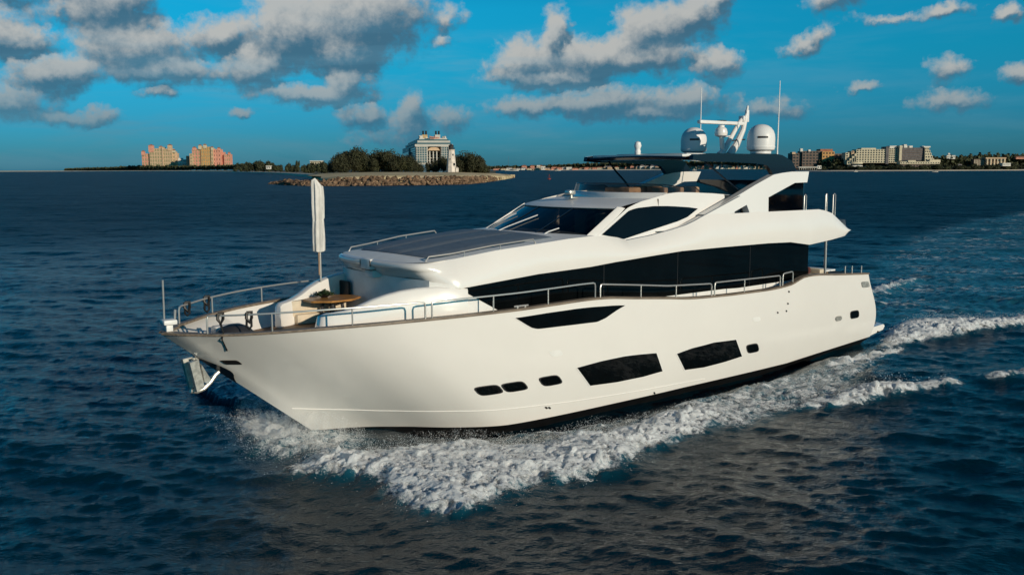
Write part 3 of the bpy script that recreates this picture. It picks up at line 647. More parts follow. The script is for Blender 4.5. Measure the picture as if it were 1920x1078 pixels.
# coachroof top
def ct(u, w):
    vu = pl(u, VU) if u >= 6.7 else float(np.interp(u, [p_[0] for p_ in NB], [p_[1] for p_ in NB])); return (u, w*vu, (pl(u, ZU) if u > 6.7 else 4.495+(pl(6.7, ZU)-4.495)*max(0, (u-5.62)/1.08)**1.2)-.002+.09*(1-w*w)*min(1, (u-5.6)*3))
mb = MB(); mb.grid([[ct(u, w) for w in np.linspace(-1, 1, 21)] for u in [5.625, 5.65, 5.69, 5.745, 5.82, 5.93, 6.1, 6.35, 6.7]+list(np.linspace(6.9, 11.6, 28))])
yb(mb, 'coachroof', 'gel2')
for k, (a, b) in enumerate(((-.99, -.335), (-.325, .325), (.335, .99))):
    mb = MB(); rt, rb = [], []
    for u in np.linspace(0, 1, 26):
        rt.append([]); rb.append([])
        for w in np.linspace(a, b, 9):
            f0 = 6.22+.05*(w*1.8)**2; uu = f0+(10.35-f0)*u; vv = w*pl(uu, [(6, 1.66), (7, 1.9), (10.4, 2.14)]); zz = pl(uu, ZU)+.09*(1-(vv/pl(uu, VU))**2)
            ed = min(1, min(u, 1-u)*18, (w-a)*12/(1)*1., (b-w)*12)
            rt[-1].append((uu, vv, zz+.03+.05*math.sqrt(max(0, ed)))); rb[-1].append((uu, vv, zz-.01))
    mb.grid(rt); mb.grid([[rt[0][j], rb[0][j]] for j in range(9)]); mb.grid([[r[0], q_[0]] for r, q_ in zip(rt, rb)]); mb.grid([[r[-1], q_[-1]] for r, q_ in zip(rt, rb)])
    yb(mb, 'sunpad_cushion', 'pad')
for sd in (1, -1):                                        # low grab rails beside the sunpad
    rr = lambda u: (u, (pl(u, VU)-.10)*sd, pl(u, ZU)+.13)
    us_ = np.linspace(6.2, 9.4, 22); pts = [(6.1, (pl(6.1, VU)-.1)*sd, pl(6.1, ZU))]+[rr(u) for u in us_]+[(9.5, (pl(9.5, VU)-.1)*sd, pl(9.5, ZU))]
    o = yb(MB().tube(pts, .022, 8), 'grab_rail', 'steel')
    for u in (7.2, 8.3): yb(MB().tube([(u, (pl(u, VU)-.1)*sd, pl(u, ZU)), rr(u)], .014, 6), 'rail_foot', 'steel', o)
# wheelhouse: raked windscreen, side windows, roof
wb_ = lambda v: (10.62+.15*v*v, v, 4.96-.012*v*v*.5); wt_ = lambda v: (12.36+.12*v*v, v, 5.70)
mb = MB(); mb.grid([[tuple(a+(b-a)*k/6 for a, b in zip(wb_(w*2.42), wt_(w*2.22))) for k in range(7)] for w in np.linspace(-1, 1, 33)])
wsc = yb(mb, 'windscreen', 'smoke')
def on_ws(w, k, lift=.03): a, b = wb_(w*2.42), wt_(w*2.22); p = [x+(y-x)*k for x, y in zip(a, b)]; return (p[0]-lift*.5, p[1], p[2]+lift)
mb = MB()
for w0 in (-.36, .36): mb.tube([on_ws(w0, k/6, .005) for k in range(7)], .022, 6)
yb(mb, 'mullion', 'navy', wsc)
for w0, w1 in ((-.93, -.62), (-.30, -.02), (.52, .60)):
    mb = MB(); mb.tube([on_ws(w0, -.03, .05), on_ws(w0+.25*(w1-w0), .14 if w0 < .5 else .06, .06), on_ws(w1, .62 if w0 < .5 else .2, .05)], .018, 6); mb.box([c-.04 for c in on_ws(w0, -.04, .02)], [c+.04 for c in on_ws(w0, -.04, .02)], .015)
    yb(mb, 'wiper', 'white', wsc)
for sd in (1, -1):
    mb = MB(); rows = []
    for k in range(13):
        a, b = wb_(2.42*sd), wt_(2.22*sd); p = [x+(y-x)*k/12 for x, y in zip(a, b)]; c = (p[0]+.30-.10*k/12, (abs(p[1])+.05)*sd, p[2]-.06*(1-k/12)); d_ = (p[0]-.04, (abs(p[1])-.04)*sd, p[2]+.05)
        rows.append([(p[0]-.02, (abs(p[1])-.06)*sd, p[2]), d_, ((d_[0]+c[0])/2, ((abs(d_[1])+abs(c[1]))/2+.03)*sd, (d_[2]+c[2])/2+.01), c])
    mb.grid(rows); yb(mb, 'windscreen_pillar', 'gel')
PT = [(11.84,4.97),(13.22,5.71),(13.55,5.81),(13.87,5.89),(14.3,5.96),(14.7,6.03),(15.1,6.10),(15.6,6.135),(16.24,6.12),(17.31,6.07),(18.4,5.99)]
vp = lambda z: 2.49-(z-4.8)*.215
mb = MB()
for sd in (1, -1):
    mb.grid([[(u, vp(z)*sd, z) for z in [pl(u, ZU)-.12+(pl(u, PT)-pl(u, ZU)+.12)*k/6 for k in range(7)]] for u in np.linspace(11.84, 17.9, 60) if pl(u, PT) > pl(u, ZU)-.1])
yb(mb, 'wheelhouse', 'gel', smooth=40)
SW = [(11.98,4.97),(12.6,5.29),(13.24,5.62),(13.45,5.67),(13.66,5.70),(14.37,5.735),(15.0,5.72),(15.36,5.7),(16.0,5.655),(16.45,5.6),(15.88,5.35),(15.38,5.23),(14.2,5.03),(12.87,4.8),(12.53,4.87)]
def upatch(poly, vf, off, nc=50, nr=5, sd=1):
    P = np.array(poly); mb = MB(); rows = []
    for u in np.linspace(P[:, 0].min()+1e-4, P[:, 0].max()-1e-4, nc):
        xs = [a[1]+(b[1]-a[1])*(u-a[0])/(b[0]-a[0]) for a, b in zip(P, np.roll(P, -1, 0)) if (a[0]-u)*(b[0]-u) < 0]
        lo, hi = min(xs), max(xs); rows.append([(u, (vf(lo+(hi-lo)*k/(nr-1))+off)*sd, lo+(hi-lo)*k/(nr-1)) for k in range(nr)])
    return mb.grid(rows)
for sd in (1, -1):
    yb(upatch(SW, vp, .014, sd=sd), 'side_window', 'glass')
    gv = [(12.85,4.79),(13.9,4.895),(14.8,5.03),(15.4,5.14),(15.8,5.255),(16.2,5.395),(17.2,5.72),(18.05,5.995)]
    mb = MB().tube([(u, (pl(u, VU)+.005-.06*(z > 5.4)*(z-5.4))*sd, z-.015) for u, z in gv], .013, 6); yb(mb, 'side_step_shade', 'pad')  # thin grey tube standing in for the shading along the side step
cf = lambda v: 14.25+.15*v*v
mb = MB(); rows = []
for w in np.linspace(-1, 1, 33):
    a = wt_(w*2.22); c = (cf(w*2.2), w*2.2, 5.96); rows.append([(a[0]-.03, a[1], a[2]-.03), (a[0]-.07, a[1], a[2]+.005), (a[0]+.0, a[1], a[2]+.03)]+[(a[0]+(c[0]-a[0])*k/6, a[1]+(c[1]-a[1])*k/6, a[2]+.03+(c[2]-a[2]-.03)*(k/6)**.85+.03*math.sin(math.pi*k/6)) for k in range(1, 7)])
mb.grid(rows); yb(mb, 'wheelhouse_roof', 'gel2', smooth=50)
mb = MB(); path = [(cf(w*2.2), w*2.2) for w in np.linspace(-1, 1, 33)]
rows = [[(u, v, 5.955), (u+.02, v, 6.10), (u+.07, v, 6.135), (u+.22, v*.96, 6.13), (u+.24, v*.95, 5.6)] for u, v in path]; mb.grid(rows)
for sd in (1, -1):
    mb.grid([[(u, vp(pl(u, PT))*sd, pl(u, PT)-.02), (u, (vp(pl(u, PT))-.03)*sd, pl(u, PT)), (u, (vp(pl(u, PT))-.2)*sd, pl(u, PT)-.005), (u, (vp(pl(u, PT))-.22)*sd, 5.0)] for u in np.linspace(14.95, 18.4, 24)])
yb(mb, 'flybridge_coaming', 'gel', smooth=50)
mb = MB(); mb.grid([[(u, v, 4.97) for v in (-2.6, -1, 1, 2.6)] for u in (14.3, 18, 23, 24.4)]); mb.grid([[(u, v*(2.5 if u < 12 else 2.8), 4.42-.1*(u > 20)) for v in (-1, 0, 1)] for u in (11, 16, 20, 24.3)])
mb.grid([[(24.5, v, 4.97), (24.6, v, 4.58), (24.3, v, 4.38)] for v in (-2.7, 0, 2.7)]); yb(mb, 'flybridge_deck', 'gel2')
mb = MB()                                                  # smoked wind deflector round the front of the flybridge
pth = [(16.9, -2.06, 6.12, 6.13)]+[(u, -2.1, 6.125, 6.30) for u in (16.5, 15.8)]+[(cf(w*2.05)+.16, w*2.05, 6.125, 6.38+.03*(1-w*w)) for w in np.linspace(-1, 1, 25)]+[(u, 2.1, 6.125, 6.30) for u in (15.8, 16.5)]+[(16.9, 2.06, 6.12, 6.13)]
mb.grid([[(u, v, a), (u+.18*(b-a)*2, v*.985, b)] for u, v, a, b in pth]); wdf = yb(mb, 'wind_deflector', 'smoke2')
yb(MB().tube([(u+.18*(b-a)*2, v*.985, b) for u, v, a, b in pth], .016, 6), 'deflector_rim', 'navy', wdf)
# hardtop
HP = [(15.97,7.30),(16.3,7.335),(16.74,7.365),(19.56,7.36),(20.32,7.375),(20.7,7.33),(21.27,7.14),(21.58,6.82),(21.2,6.70),(20.2,6.66),(20.02,6.85),(19.85,6.97),(19.4,7.04),(18,7.09),(16.6,7.10),(15.93,7.14)]
for sd in (1, -1):
    mb = MB().prism([(u, 2.34*sd, z) for u, z in HP], (0, .16*sd, 0)); yb(mb, 'hardtop_side', 'navy', smooth=25)
mb = MB(); fe = lambda v: 15.95-.07*(2.34-abs(v))*0-.0*v
rows = []
for v in np.linspace(-2.36, 2.36, 25):
    f0 = 15.93; vt = v; v = v*.93; c = .05*(1-(v/2.36)**2)
    rows.append([(f0+.05, v, 7.15+c*.6), (f0, v, 7.20+c), (f0+.03, v, 7.25+c), (f0+.3, v, 7.285+c), (18, vt, 7.31+c), (20.4, vt, 7.32+c), (20.9, vt, 7.26), (20.4, vt, 7.20), (18, vt, 7.17), (f0+.3, v, 7.15)])
mb.grid(rows, closed=True); ht = yb(mb, 'hardtop', 'navy', smooth=40)
mb = MB(); mb.box((15.96, -2.05, 7.262), (16.4, 2.05, 7.345), .02); yb(mb, 'hardtop_lit_lip', 'gel2', ht)  # pale strip, sky light on the front lip put into its colour
mb = MB(); mb.box((16.7, -1.6, 7.355), (20.0, 1.6, 7.385), .01); yb(mb, 'sunroof', 'gel2', ht)
for sd in (1, -1):
    yb(MB().tube([(16.8, 2.1*sd, 7.14), (17.2, 2.08*sd, 6.75), (17.6, 2.05*sd, 6.42), (18.0, 2.05*sd, 6.02)] if sd < 0 else [(16.9, 2.2, 7.10), (18.98, 2.15, 6.03)], .035 if sd < 0 else .03, 8), 'hardtop_strut', 'navy')
# aerials and domes
for sd in (1, -1):
    mb = MB().lathe([(.30, 0), (.36, .04), (.36, .12), (.47, .17), (.49, .24), (.49, .27)], 28, (20.78, 1.53*sd, 7.36))
    d_ = yb(mb, 'satellite_dome', 'white')
    mb = MB().lathe([(.485, .0), (.49, .30), (.475, .43), (.43, .56), (.35, .67), (.24, .75), (.12, .79), (.01, .80)], 32, (20.78, 1.53*sd, 7.63)); yb(mb, 'radome', 'white', d_, smooth=60)
    mb = MB(); th0 = math.pi+ (.25 if sd > 0 else .25)
    pa = [(20.78+.494*math.cos(a), 1.53*sd+.494*math.sin(a)) for a in np.linspace(2.0, 2.75, 8)]
    mb.grid([[(x, y, 7.93), (x, y, 8.00)] for x, y in pa]); yb(mb, 'badge', 'darkgrey', d_)
    mb = MB().lathe([(.497, 0), (.497, .035)], 32, (20.78, 1.53*sd, 7.615)); yb(mb, 'band', 'white', d_)
    mb = MB().tube([(21.44, 1.765*sd, 7.36), (21.44, 1.765*sd, 7.55), (21.46, 1.77*sd, 9.96)], [.03, .022, .012], 8); yb(mb, 'whip_aerial', 'white')
ms_ = yb(MB().tube([(20.40, 0, 7.36), (20.70, 0, 7.58), (21.2, 0, 8.20), (21.55, 0, 8.60), (21.72, 0, 8.74)], [.13, .10, .085, .08, .07], 12), 'mast', 'gel')
yb(MB().tube([(20.95, .02, 7.36), (21.35, .02, 7.75), (21.72, .02, 8.30), (21.85, .02, 8.72)], [.15, .13, .10, .09], 10), 'mast_leg', 'gel', ms_)
mb = MB().tube([(21.8, 0, 8.66), (21.95, 0, 8.9), (22.0, 0, 9.2)], [.07, .06, .035], 10); mb.box((21.62, -.12, 8.62), (21.7, .12, 8.82), .02); mb.box((21.9, -.05, 8.6), (22.05, .05, 9.05), .02); yb(mb, 'masthead_light', 'white', ms_)
yb(MB().tube([(21.1, .03, 7.9), (21.75, .1, 7.95)], .025, 6), 'hailer_bracket', 'black', ms_)
rd = yb(MB().tube([(20.62, 0, 7.40), (20.50, 0, 8.02)], [.10, .085], 12), 'radar_post', 'gel')
yb(MB().lathe([(.10, 0), (.22, .05), (.24, .16), (.20, .30), (.12, .36), (.12, .42), (.01, .44)], 20, (20.47, 0, 8.02)), 'radar_drive', 'gel', rd)
mb = MB(); mb.box((19.2, -.09, 8.47), (21.75, .09, 8.60), .04); yb(mb, 'radar_scanner', 'gel2', rd)
mb = MB(); mb.box((20.35, -.1, 8.602), (20.65, .1, 8.625)); yb(mb, 'scanner_hub', 'darkgrey', rd)
yb(MB().tube([(20.5, 0, 8.0), (21.2, 0, 8.1)], .02, 6), 'brace', 'white', rd)
mb = MB().lathe([(.10, 0), (.11, .12), (.09, .18), (.10, .22), (.13, .3), (.10, .42), (.01, .46)], 14, (16.6, -.5, 7.36)); yb(mb, 'searchlight', 'white')
mb = MB(); mb.box((13.3, -.62, 5.93), (13.6, -.28, 5.98), .02); mb.tube([(13.45, -.45, 5.95), (13.45, -.45, 6.1)], .05, 8); mb.box((13.28, -.6, 6.05), (13.55, -.32, 6.2), .05); yb(mb, 'roof_light', 'steelw')
# flybridge furniture seen through the smoked deflector
mb = MB(); mb.box((16.0, -1.5, 5.0), (16.6, -.3, 6.25), .06); yb(mb, 'helm_console', 'tan')
for u0, v0 in ((17.0, -1.2), (17.0, -.5), (15.7, .9), (16.5, .9), (17.3, .9)):
    mb = MB(); mb.box((u0, v0-.3, 5.0), (u0+.55, v0+.3, 5.6), .06); mb.box((u0+.4, v0-.3, 5.5), (u0+.6, v0+.3, 6.27), .06); yb(mb, 'flybridge_seat', 'tan')
mb = MB(); mb.box((19.6, -1.9, 4.98), (21.0, -1.2, 5.85), .05); yb(mb, 'wet_bar', 'gel2')
mb = MB(); mb.box((22.1, -2.45, 4.98), (22.17, 2.45, 6.45), .01); yb(mb, 'flybridge_dark_panel', 'navy')  # dark navy panel across the aft flybridge
mb = MB(); mb.box((19.4, 1.3, 4.98), (20.2, 2.1, 5.75), .05); yb(mb, 'flybridge_sofa', 'tan')
for sd in (1, -1):
    for ps_ in ((21.95, 22.08), (23.32, 23.4), (23.8, 23.95)):
        a, b = ps_; vv = 2.6*sd; z0 = min(5.40, pl(a, ZU)); yb(MB().tube([(a, vv, z0-.02), (a, vv, 5.90), ((a+b)/2, vv, 5.95), (b, vv, 5.90), (b, vv, z0-.1)], .022, 8), 'flybridge_rail', 'steel')
    yb(MB().tube([(23.17, 2.78*sd, 2.9), (23.14, 2.78*sd, 4.3)], .045, 10), 'overhang_post', 'steel')
# white screen and posts round the lounge: the curved coamings of the bow seat
def coam(side):
    pts = [(3.42,1.25,2.50,3.00),(3.46,1.32,2.5,3.28),(3.56,1.40,2.5,3.34),(3.75,1.50,2.5,3.36),(4.0,1.60,2.5,3.40),(4.3,1.72,2.5,3.50),(4.65,1.86,2.5,3.66),(4.95,1.98,2.5,3.76),(5.3,2.10,2.5,3.84),(5.7,2.24,2.5,3.89),(6.2,2.42,2.5,3.91),(6.6,2.56,2.5,3.88),(7.0,2.62,2.5,3.82)]
    ro = [[(u, v*side, a), (u, (v+.01)*side, a+(b-a)*.5), (u, v*side, b-.05), (u+.01, (v-.03)*side, b-.01), (u+.02, (v-.16)*side, b+.005), (u+.03, (v-.27)*side, b-.03), (u+.03, (v-.30)*side, b-.10), (u+.03, (v-.32)*side, a)] for u, v, a, b in pts]
    mb = MB().grid(ro); mb.add(ro[0], [tuple(range(8))]); return mb
for sd in (1, -1): yb(coam(sd), 'lounge_coaming', 'gel', smooth=50)
mb = MB(); mb.box((3.3, -1.28, 2.5), (6.0, 1.28, 2.70)); mb.box((5.0, -2.0, 2.5), (6.0, 2.0, 2.70)); yb(mb, 'lounge_floor', 'teak')
mb = MB(); mb.box((4.0, -1.9+.55, 2.7), (5.7, -1.35+.25, 2.98), .05); mb.box((5.3, -1.7, 2.7), (5.8, 1.2, 2.98), .05); mb.box((3.9, -1.55, 2.9), (5.6, -1.25, 3.35), .06); yb(mb, 'lounge_seat', 'cream')
mb = MB(); mb.box((5.76, -2.1, 3.15), (5.84, -1.45, 3.72), .02); dr = yb(mb, 'dark_front_panel', 'black')  # black panel on the deckhouse front
mb = MB()
for k in range(4): mb.tube([(5.60, -2.3+.1*k, 3.15), (5.60, -2.3+.1*k, 3.75)], .018, 6)
for k in range(3): mb.tube([(5.60, -2.3, 3.25+.2*k), (5.60, -2.0, 3.25+.2*k)], .018, 6)
yb(mb, 'folding_ladder', 'steel')
# handrails with their stanchions
def zsh(u): return float(smooth_interp(u, SHZ))
def wsh(u): return float(smooth_interp(u, SHW))-.07
RS = [(.75, 5.44, .42, .40), (5.62, 10.95, .40, .41), (11.15, 16.05, .40, .40), (16.2, 19.75, .38, .36), (19.9, 20.5, .36, .34)]
PO = [[1.94, 3.64], [7.42, 9.22], [12.8, 14.35], [17.75], []]
for sd in (1, -1):
    for (a, b, h0, h1), ps_ in zip(RS, PO):
        top = lambda u: (u, wsh(u)*sd, zsh(u)+.06+h0+(h1-h0)*(u-a)/(b-a)-.06*0)
        us_ = np.linspace(a+.08, b-.08, max(6, int((b-a)*5)))
        if a > 11:   # the rail runs straighter than the dipping sheer
            z0, z1 = zsh(a)+.46, zsh(b)+.42
            if a < 12: z0 = zsh(11.2)+.43; 
            top = lambda u, z0=z0, z1=z1, a=a, b=b: (u, wsh(u)*sd, max(z0+(z1-z0)*(u-a)/(b-a), zsh(u)+.30) if a > 12 else pl(u, [(11.1, 3.66), (12.5, 3.53), (14, 3.38), (16.1, 3.28)]))
        ft = lambda u: (u, wsh(u)*sd, zsh(u)+.05)
        pts = [ft(a), (a, wsh(a)*sd, top(a)[2]-.09), (a+.02, wsh(a)*sd, top(a)[2]-.02)]+[top(u) for u in us_]+[(b-.02, wsh(b)*sd, top(b)[2]-.02), (b, wsh(b)*sd, top(b)[2]-.09), ft(b)]
        o = yb(MB().tube(pts, .024, 8), 'handrail', 'steel')
        for u in ps_: yb(MB().tube([ft(u), top(u)], .02, 8), 'stanchion', 'steel', o)
    mb = MB().tube([(8.1, (wsh(8.1)-.02)*sd, 3.30), (8.55, (wsh(8.55)-.02)*sd, 3.30)], .025, 8)
    for u in (8.2, 8.45): mb.tube([(u, (wsh(u)-.02)*sd, 3.2), (u, (wsh(u)-.02)*sd, 3.31)], .03, 8)
    yb(mb, 'mooring_cleat', 'steel')
    for u in (24.0, 24.5, 25.2): yb(MB().tube([(u, (wsh(u)-.02)*sd, zsh(u)+.03), (u, (wsh(u)-.02)*sd, zsh(u)+.33)], .022, 8), 'aft_rail_post', 'steel')
# bow fittings
mb = MB(); mb.box((.10, -.07, 3.10), (.26, .07, 3.28), .02); mb.box((.02, -.16, 3.28), (.34, .16, 3.40), .03); yb(mb, 'bow_light', 'white')
yb(MB().tube([(.12, -.12, 3.38), (.13, -.12, 4.32)], .022, 8), 'bow_staff', 'steel')
yb(MB().tube([(.36, -.1, 3.36), (.38, -.1, 3.6)], .03, 8), 'bow_roller_pin', 'steel')
for u0, v0 in ((.95, .35), (.95, -.35)):
    mb = MB().lathe([(.09, 0), (.09, .04), (.055, .07), (.055, .2), (.1, .24), (.1, .28), (.01, .3)], 14, (u0, v0, 2.62)); yb(mb, 'bollard', 'steel')
mb = MB(); mb.box((1.6, -1.15, 2.6), (2.4, -.8, 2.95), .06); yb(mb, 'deck_locker', 'gel2')

# ---- things carried by the yacht, each its own object
def ything(name, u, v, z, label, cat, group=None): return tag(empty(name, bw(u, v, z), TH+math.pi), label, cat, group)
def ypart(mb, name, m, root, o, smooth=35): return mb.build(name, M[m], root, smooth, flip=lambda p: (-(p[0]-o[0]), p[1]-o[1], p[2]-o[2]))
o = (5.05, -1.72, 3.80); r = ything('furled_parasol', *o, 'tall furled parasol in a creased white canvas cover beside the bow lounge', 'parasol')
ypart(MB().tube([(5.05, -1.72, 3.75), (5.05, -1.72, 6.5)], .03, 10), 'pole', 'steel', r, o)
mb = MB(); rows = []
rr_ = random.Random(4)
for z, w0, w1 in ((4.60, .14, .12), (4.63, .20, .13), (4.9, .21, .15), (5.2, .20, .15), (5.45, .185, .14), (5.5, .175, .13), (5.54, .195, .14), (5.8, .20, .15), (6.1, .205, .15), (6.4, .20, .14), (6.50, .20, .10), (6.56, .08, .06)):
    w0 *= .82; w1 *= .9; rows.append([(5.02+w0*math.cos(a)*(1+.13*math.sin(7*a+z*.8)+rr_.uniform(-.05, .05)), -1.72+w1*math.sin(a)*(1+.13*math.sin(7*a+z*.8)), z+(.09*(-math.cos(a)) if z > 6.3 else 0)) for a in [2*math.pi*k/42 for k in range(42)]])
mb.grid(rows, closed=True); mb.f.append(tuple(range(42))); mb.f.append(tuple(range(len(mb.v)-42, len(mb.v)))); ypart(mb, 'cover', 'canvas', r, o, 60)
mb = MB().tube([(5.0, -1.70, 4.62), (4.98, -1.66, 4.2), (4.99, -1.68, 3.95)], .02, 6); ypart(mb, 'lanyard', 'tan', r, o)
o = (4.98, -.95, 2.70); r = ything('deck_table', *o, 'varnished wooden table on dark legs in the bow lounge', 'table')
oc_ = [(4.98+.82*math.cos(a), -.95+.62*math.sin(a), 3.33) for a in [math.pi/8+math.pi/4*k for k in range(8)]]
ypart(MB().prism(oc_, (0, 0, .05)), 'tabletop', 'wood', r, o, 0)
for a, b in ((-.28, -.15), (.02, -.15), (.28, .15), (-.05, .15)):
    ypart(MB().tube([(4.98+a*1.1, -.95+b, 2.70), (4.98+a*.8, -.95+b*.7, 3.33)], [.04, .05], 8), 'leg', 'darkgrey', r, o)
o = (4.85, -1.15, 3.38); r = ything('pot_plant', *o, 'low green plant in a dark bowl on the wooden deck table', 'plant')
ypart(MB().lathe([(.08, 0), (.16, .06), (.18, .1), (.15, .09)], 14, o), 'bowl', 'black', r, o)
mb = MB(); rr_ = random.Random(8)
for k in range(260):
    a = rr_.uniform(0, 6.28); d_ = rr_.uniform(0, .27); c = Vector((o[0]+d_*math.cos(a), o[1]+d_*math.sin(a), o[2]+.08+rr_.uniform(0, .14)*(1-d_/.34))); q = Vector((rr_.uniform(-1, 1), rr_.uniform(-1, 1), rr_.uniform(-.4, 1))).normalized()*.07; w = q.cross(Vector((rr_.uniform(-1, 1), rr_.uniform(-1, 1), 1))).normalized()*.018
    mb.add([c-q, c+w, c+q, c-w], [(0, 1, 2, 3)])
ypart(mb, 'foliage', 'leafp', r, o, 0)
# anchor hung under the stem
o = (1.0, 0, 2.1); r = ything('anchor', *o, 'stainless plough anchor hanging from the dark pocket under the bow', 'anchor')
mb = MB().prism([(.52, -.30, 2.36), (.74, -.26, 2.40), (.86, -.22, 1.70), (.66, -.28, 1.62)], (.02, .10, 0)); mb.prism([(.50, .22, 2.36), (.72, .18, 2.40), (.86, .14, 1.70), (.66, .18, 1.62)], (.02, .10, 0)); ypart(mb, 'fluke', 'steelw', r, o)
mb = MB().prism([(.86, -.16, 2.25), (1.06, -.10, 1.86), (1.0, -.10, 1.76), (.92, -.16, 1.80)], (0, .30, 0)); ypart(mb, 'crown', 'steelw', r, o)
ypart(MB().tube([(.62, 0, 1.62), (.78, 0, 1.58), (.95, 0, 1.63), (1.12, 0, 1.76), (1.25, 0, 1.92), (1.36, 0, 2.0)], [.06, .06, .06, .05, .05, .045], 10), 'shank', 'steelw', r, o)
ypart(MB().tube([(.70, 0, 2.36), (.80, 0, 2.42), (.90, 0, 1.75)], .045, 8), 'stock', 'steelw', r, o)
for i, (u, sd, hang, lab) in enumerate(((.98, 1, .50, 'black fender strop on the near bow rail with a tail hanging down the hull'), (1.50, 1, .30, 'black looped strop on the near bow rail behind the covered winch'), (1.05, -1, .25, 'black strop on the far bow rail nearest the bow tip'), (1.75, -1, .32, 'black strop on the far bow rail behind its neighbour'))):
    vv = wsh(u)*sd; zt = zsh(u)+.06+.44; o = (u, vv, zsh(u)+.06); r = ything('fender_strop', *o, lab, 'strop')
    ypart(MB().tube([(u-.05, vv, zt+.03), (u+.06, vv+.03, zt+.04), (u+.07, vv, zt-.1), (u, vv+.03, zt-.2), (u-.06, vv, zt-.1), (u-.05, vv, zt+.03)], .038, 7), 'coil', 'black', r, o)
    mb = MB()
    if i == 0: mb.tube([(u, vv, zt-.2), (u+.03, vv+.09, zt-.40), hp(.0375, .01, 1, .05), hp(.0345, .05, 1, .016), hp(.0315, .095, 1, .016), hp(.029, .13, 1, .016)], [.03, .02, .018, .014, .014, .022], 6)
    else: mb.tube([(u-.05, vv, zt-.12), (u-.06, vv, zt-hang), (u, vv, zt-hang-.06), (u+.06, vv, zt-hang), (u+.06, vv, zt-.12)], .028, 6)
    ypart(mb, 'tail', 'black', r, o)
o = (1.85, -.15, 2.60); r = ything('covered_winch', *o, 'anchor winch under a dark grey rounded cover on the foredeck', 'winch cover')
mb = MB().lathe([(.50, 0), (.52, .10), (.46, .28), (.32, .42), (.15, .48), (.01, .49)], 22, o); ypart(mb, 'cover', 'darkgrey', r, o, 60)
ypart(MB().tube([(1.5, -.15, 2.64), (1.1, -.12, 2.66), (.7, 0, 2.7)], .03, 6), 'chain', 'black', r, o)
o = (22.9, .8, 2.30); r = ything('cockpit_sofa', *o, 'cream sofa with dark red cushions in the stern cockpit', 'sofa')
mb = MB(); mb.box((22.7, .6, 2.3), (23.9, 2.3, 2.95), .06); mb.box((23.6, .6, 2.9), (23.95, 2.3, 3.12), .06); ypart(mb, 'seat', 'cream', r, o)
M['maroon'] = mat('maroon_fabric', (.09, .025, .02), .9, var=.2, vscale=6)
mb = MB(); mb.box((22.8, 1.5, 2.95), (23.35, 2.1, 3.22), .08); ypart(mb, 'cushion', 'maroon', r, o)
o = (24.4, 1.2, 2.30); r = ything('cockpit_table', *o, 'small cockpit table with a white top near the stern rail', 'table')
mb = MB(); mb.box((24.0, .9, 2.98), (24.8, 2.2, 3.04), .01); ypart(mb, 'tabletop', 'white', r, o)
for a in (24.1, 24.7): ypart(MB().tube([(a, 1.9, 2.3), (a, 1.9, 2.98)], .035, 8), 'leg', 'wood', r, o)
# helm chairs behind the windscreen
for k, (u, v) in enumerate(((13.4, -.2), (13.4, .75))):
    o = (u, v, 4.2); r = ything('helm_chair', *o, 'pale helm chair behind the windscreen, ' + ('nearer the middle' if k == 0 else 'nearer the near side window'), 'chair', 'helm chairs')
    mb = MB(); mb.box((u-.25, v-.25, 4.6), (u+.25, v+.25, 4.8), .06); ypart(mb, 'seat', 'white', r, o)
    mb = MB(); mb.box((u+.18, v-.25, 4.75), (u+.32, v+.25, 5.5), .06); ypart(mb, 'backrest', 'white', r, o)
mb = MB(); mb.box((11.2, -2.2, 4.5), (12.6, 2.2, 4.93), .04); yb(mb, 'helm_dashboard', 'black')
mb = MB(); mb.grid([[(u, v, 4.5) for v in (-2.3, 2.3)] for u in (11.0, 18)]); mb.grid([[(14.6, v, 4.5), (14.6, v, 5.95)] for v in (-2.3, 2.3)]); yb(mb, 'dark_cabin_lining', 'black')  # black floor and bulkhead, the cabin's darkness is put into their colour

# ------------------------------------------------------------------ the shores: land, rocks, trees, buildings, ships
rnd = random.Random(21)
M['sand'] = mat('coral_sand', (.70, .54, .32), .95, var=.25, vscale=.05, col2=(.42, .34, .17))
M['beach'] = mat('pale_beach_sand', (.78, .68, .52), .95, var=.12, vscale=.02)
M['scrub'] = mat('scrub_ground', (.10, .09, .05), .95, var=.4, vscale=.03)
M['rock'] = mat('breakwater_rock', (.20, .125, .075), .95, var=.65, vscale=.35, bump=.2, bscale=1.5)
M['leaf1'] = mat('casuarina_foliage', (.055, .058, .022), .8, var=.55, vscale=.25)
M['leaf2'] = mat('broadleaf_foliage', (.058, .066, .026), .8, var=.55, vscale=.12)
M['bark'] = mat('bark', (.09, .07, .05), .9)
M['stone'] = mat('whitewashed_masonry', (.70, .62, .54), .85, var=.22, vscale=.5)
M['iron'] = mat('dark_lantern_iron', (.035, .035, .035), .6)
M['pink'] = mat('salmon_stucco', (.70, .32, .22), .85, var=.15, vscale=.08)
M['peach'] = mat('peach_stucco', (.62, .43, .27), .85, var=.15, vscale=.08)
M['ochre'] = mat('ochre_stucco', (.60, .33, .12), .85, var=.15, vscale=.08)
M['creamw'] = mat('cream_render', (.62, .54, .38), .85, var=.12, vscale=.2)
M['whitew'] = mat('white_render', (.74, .70, .62), .8, var=.1, vscale=.2)
M['brownw'] = mat('brown_render', (.17, .125, .10), .85, var=.25, vscale=.2)
M['greyw'] = mat('grey_render_and_shade', (.13, .12, .12), .85, var=.25, vscale=.2)  # also stands in for shade on the hotel's dark wing
M['bay'] = mat('greenish_balcony_bays', (.36, .31, .17), .7, var=.3, vscale=.3)  # greenish tone of the tower window bays
M['win'] = mat('dark_window_glass', (.03, .035, .035), .15)
M['rooft'] = mat('terracotta_roof', (.34, .14, .08), .85, var=.2, vscale=.3)
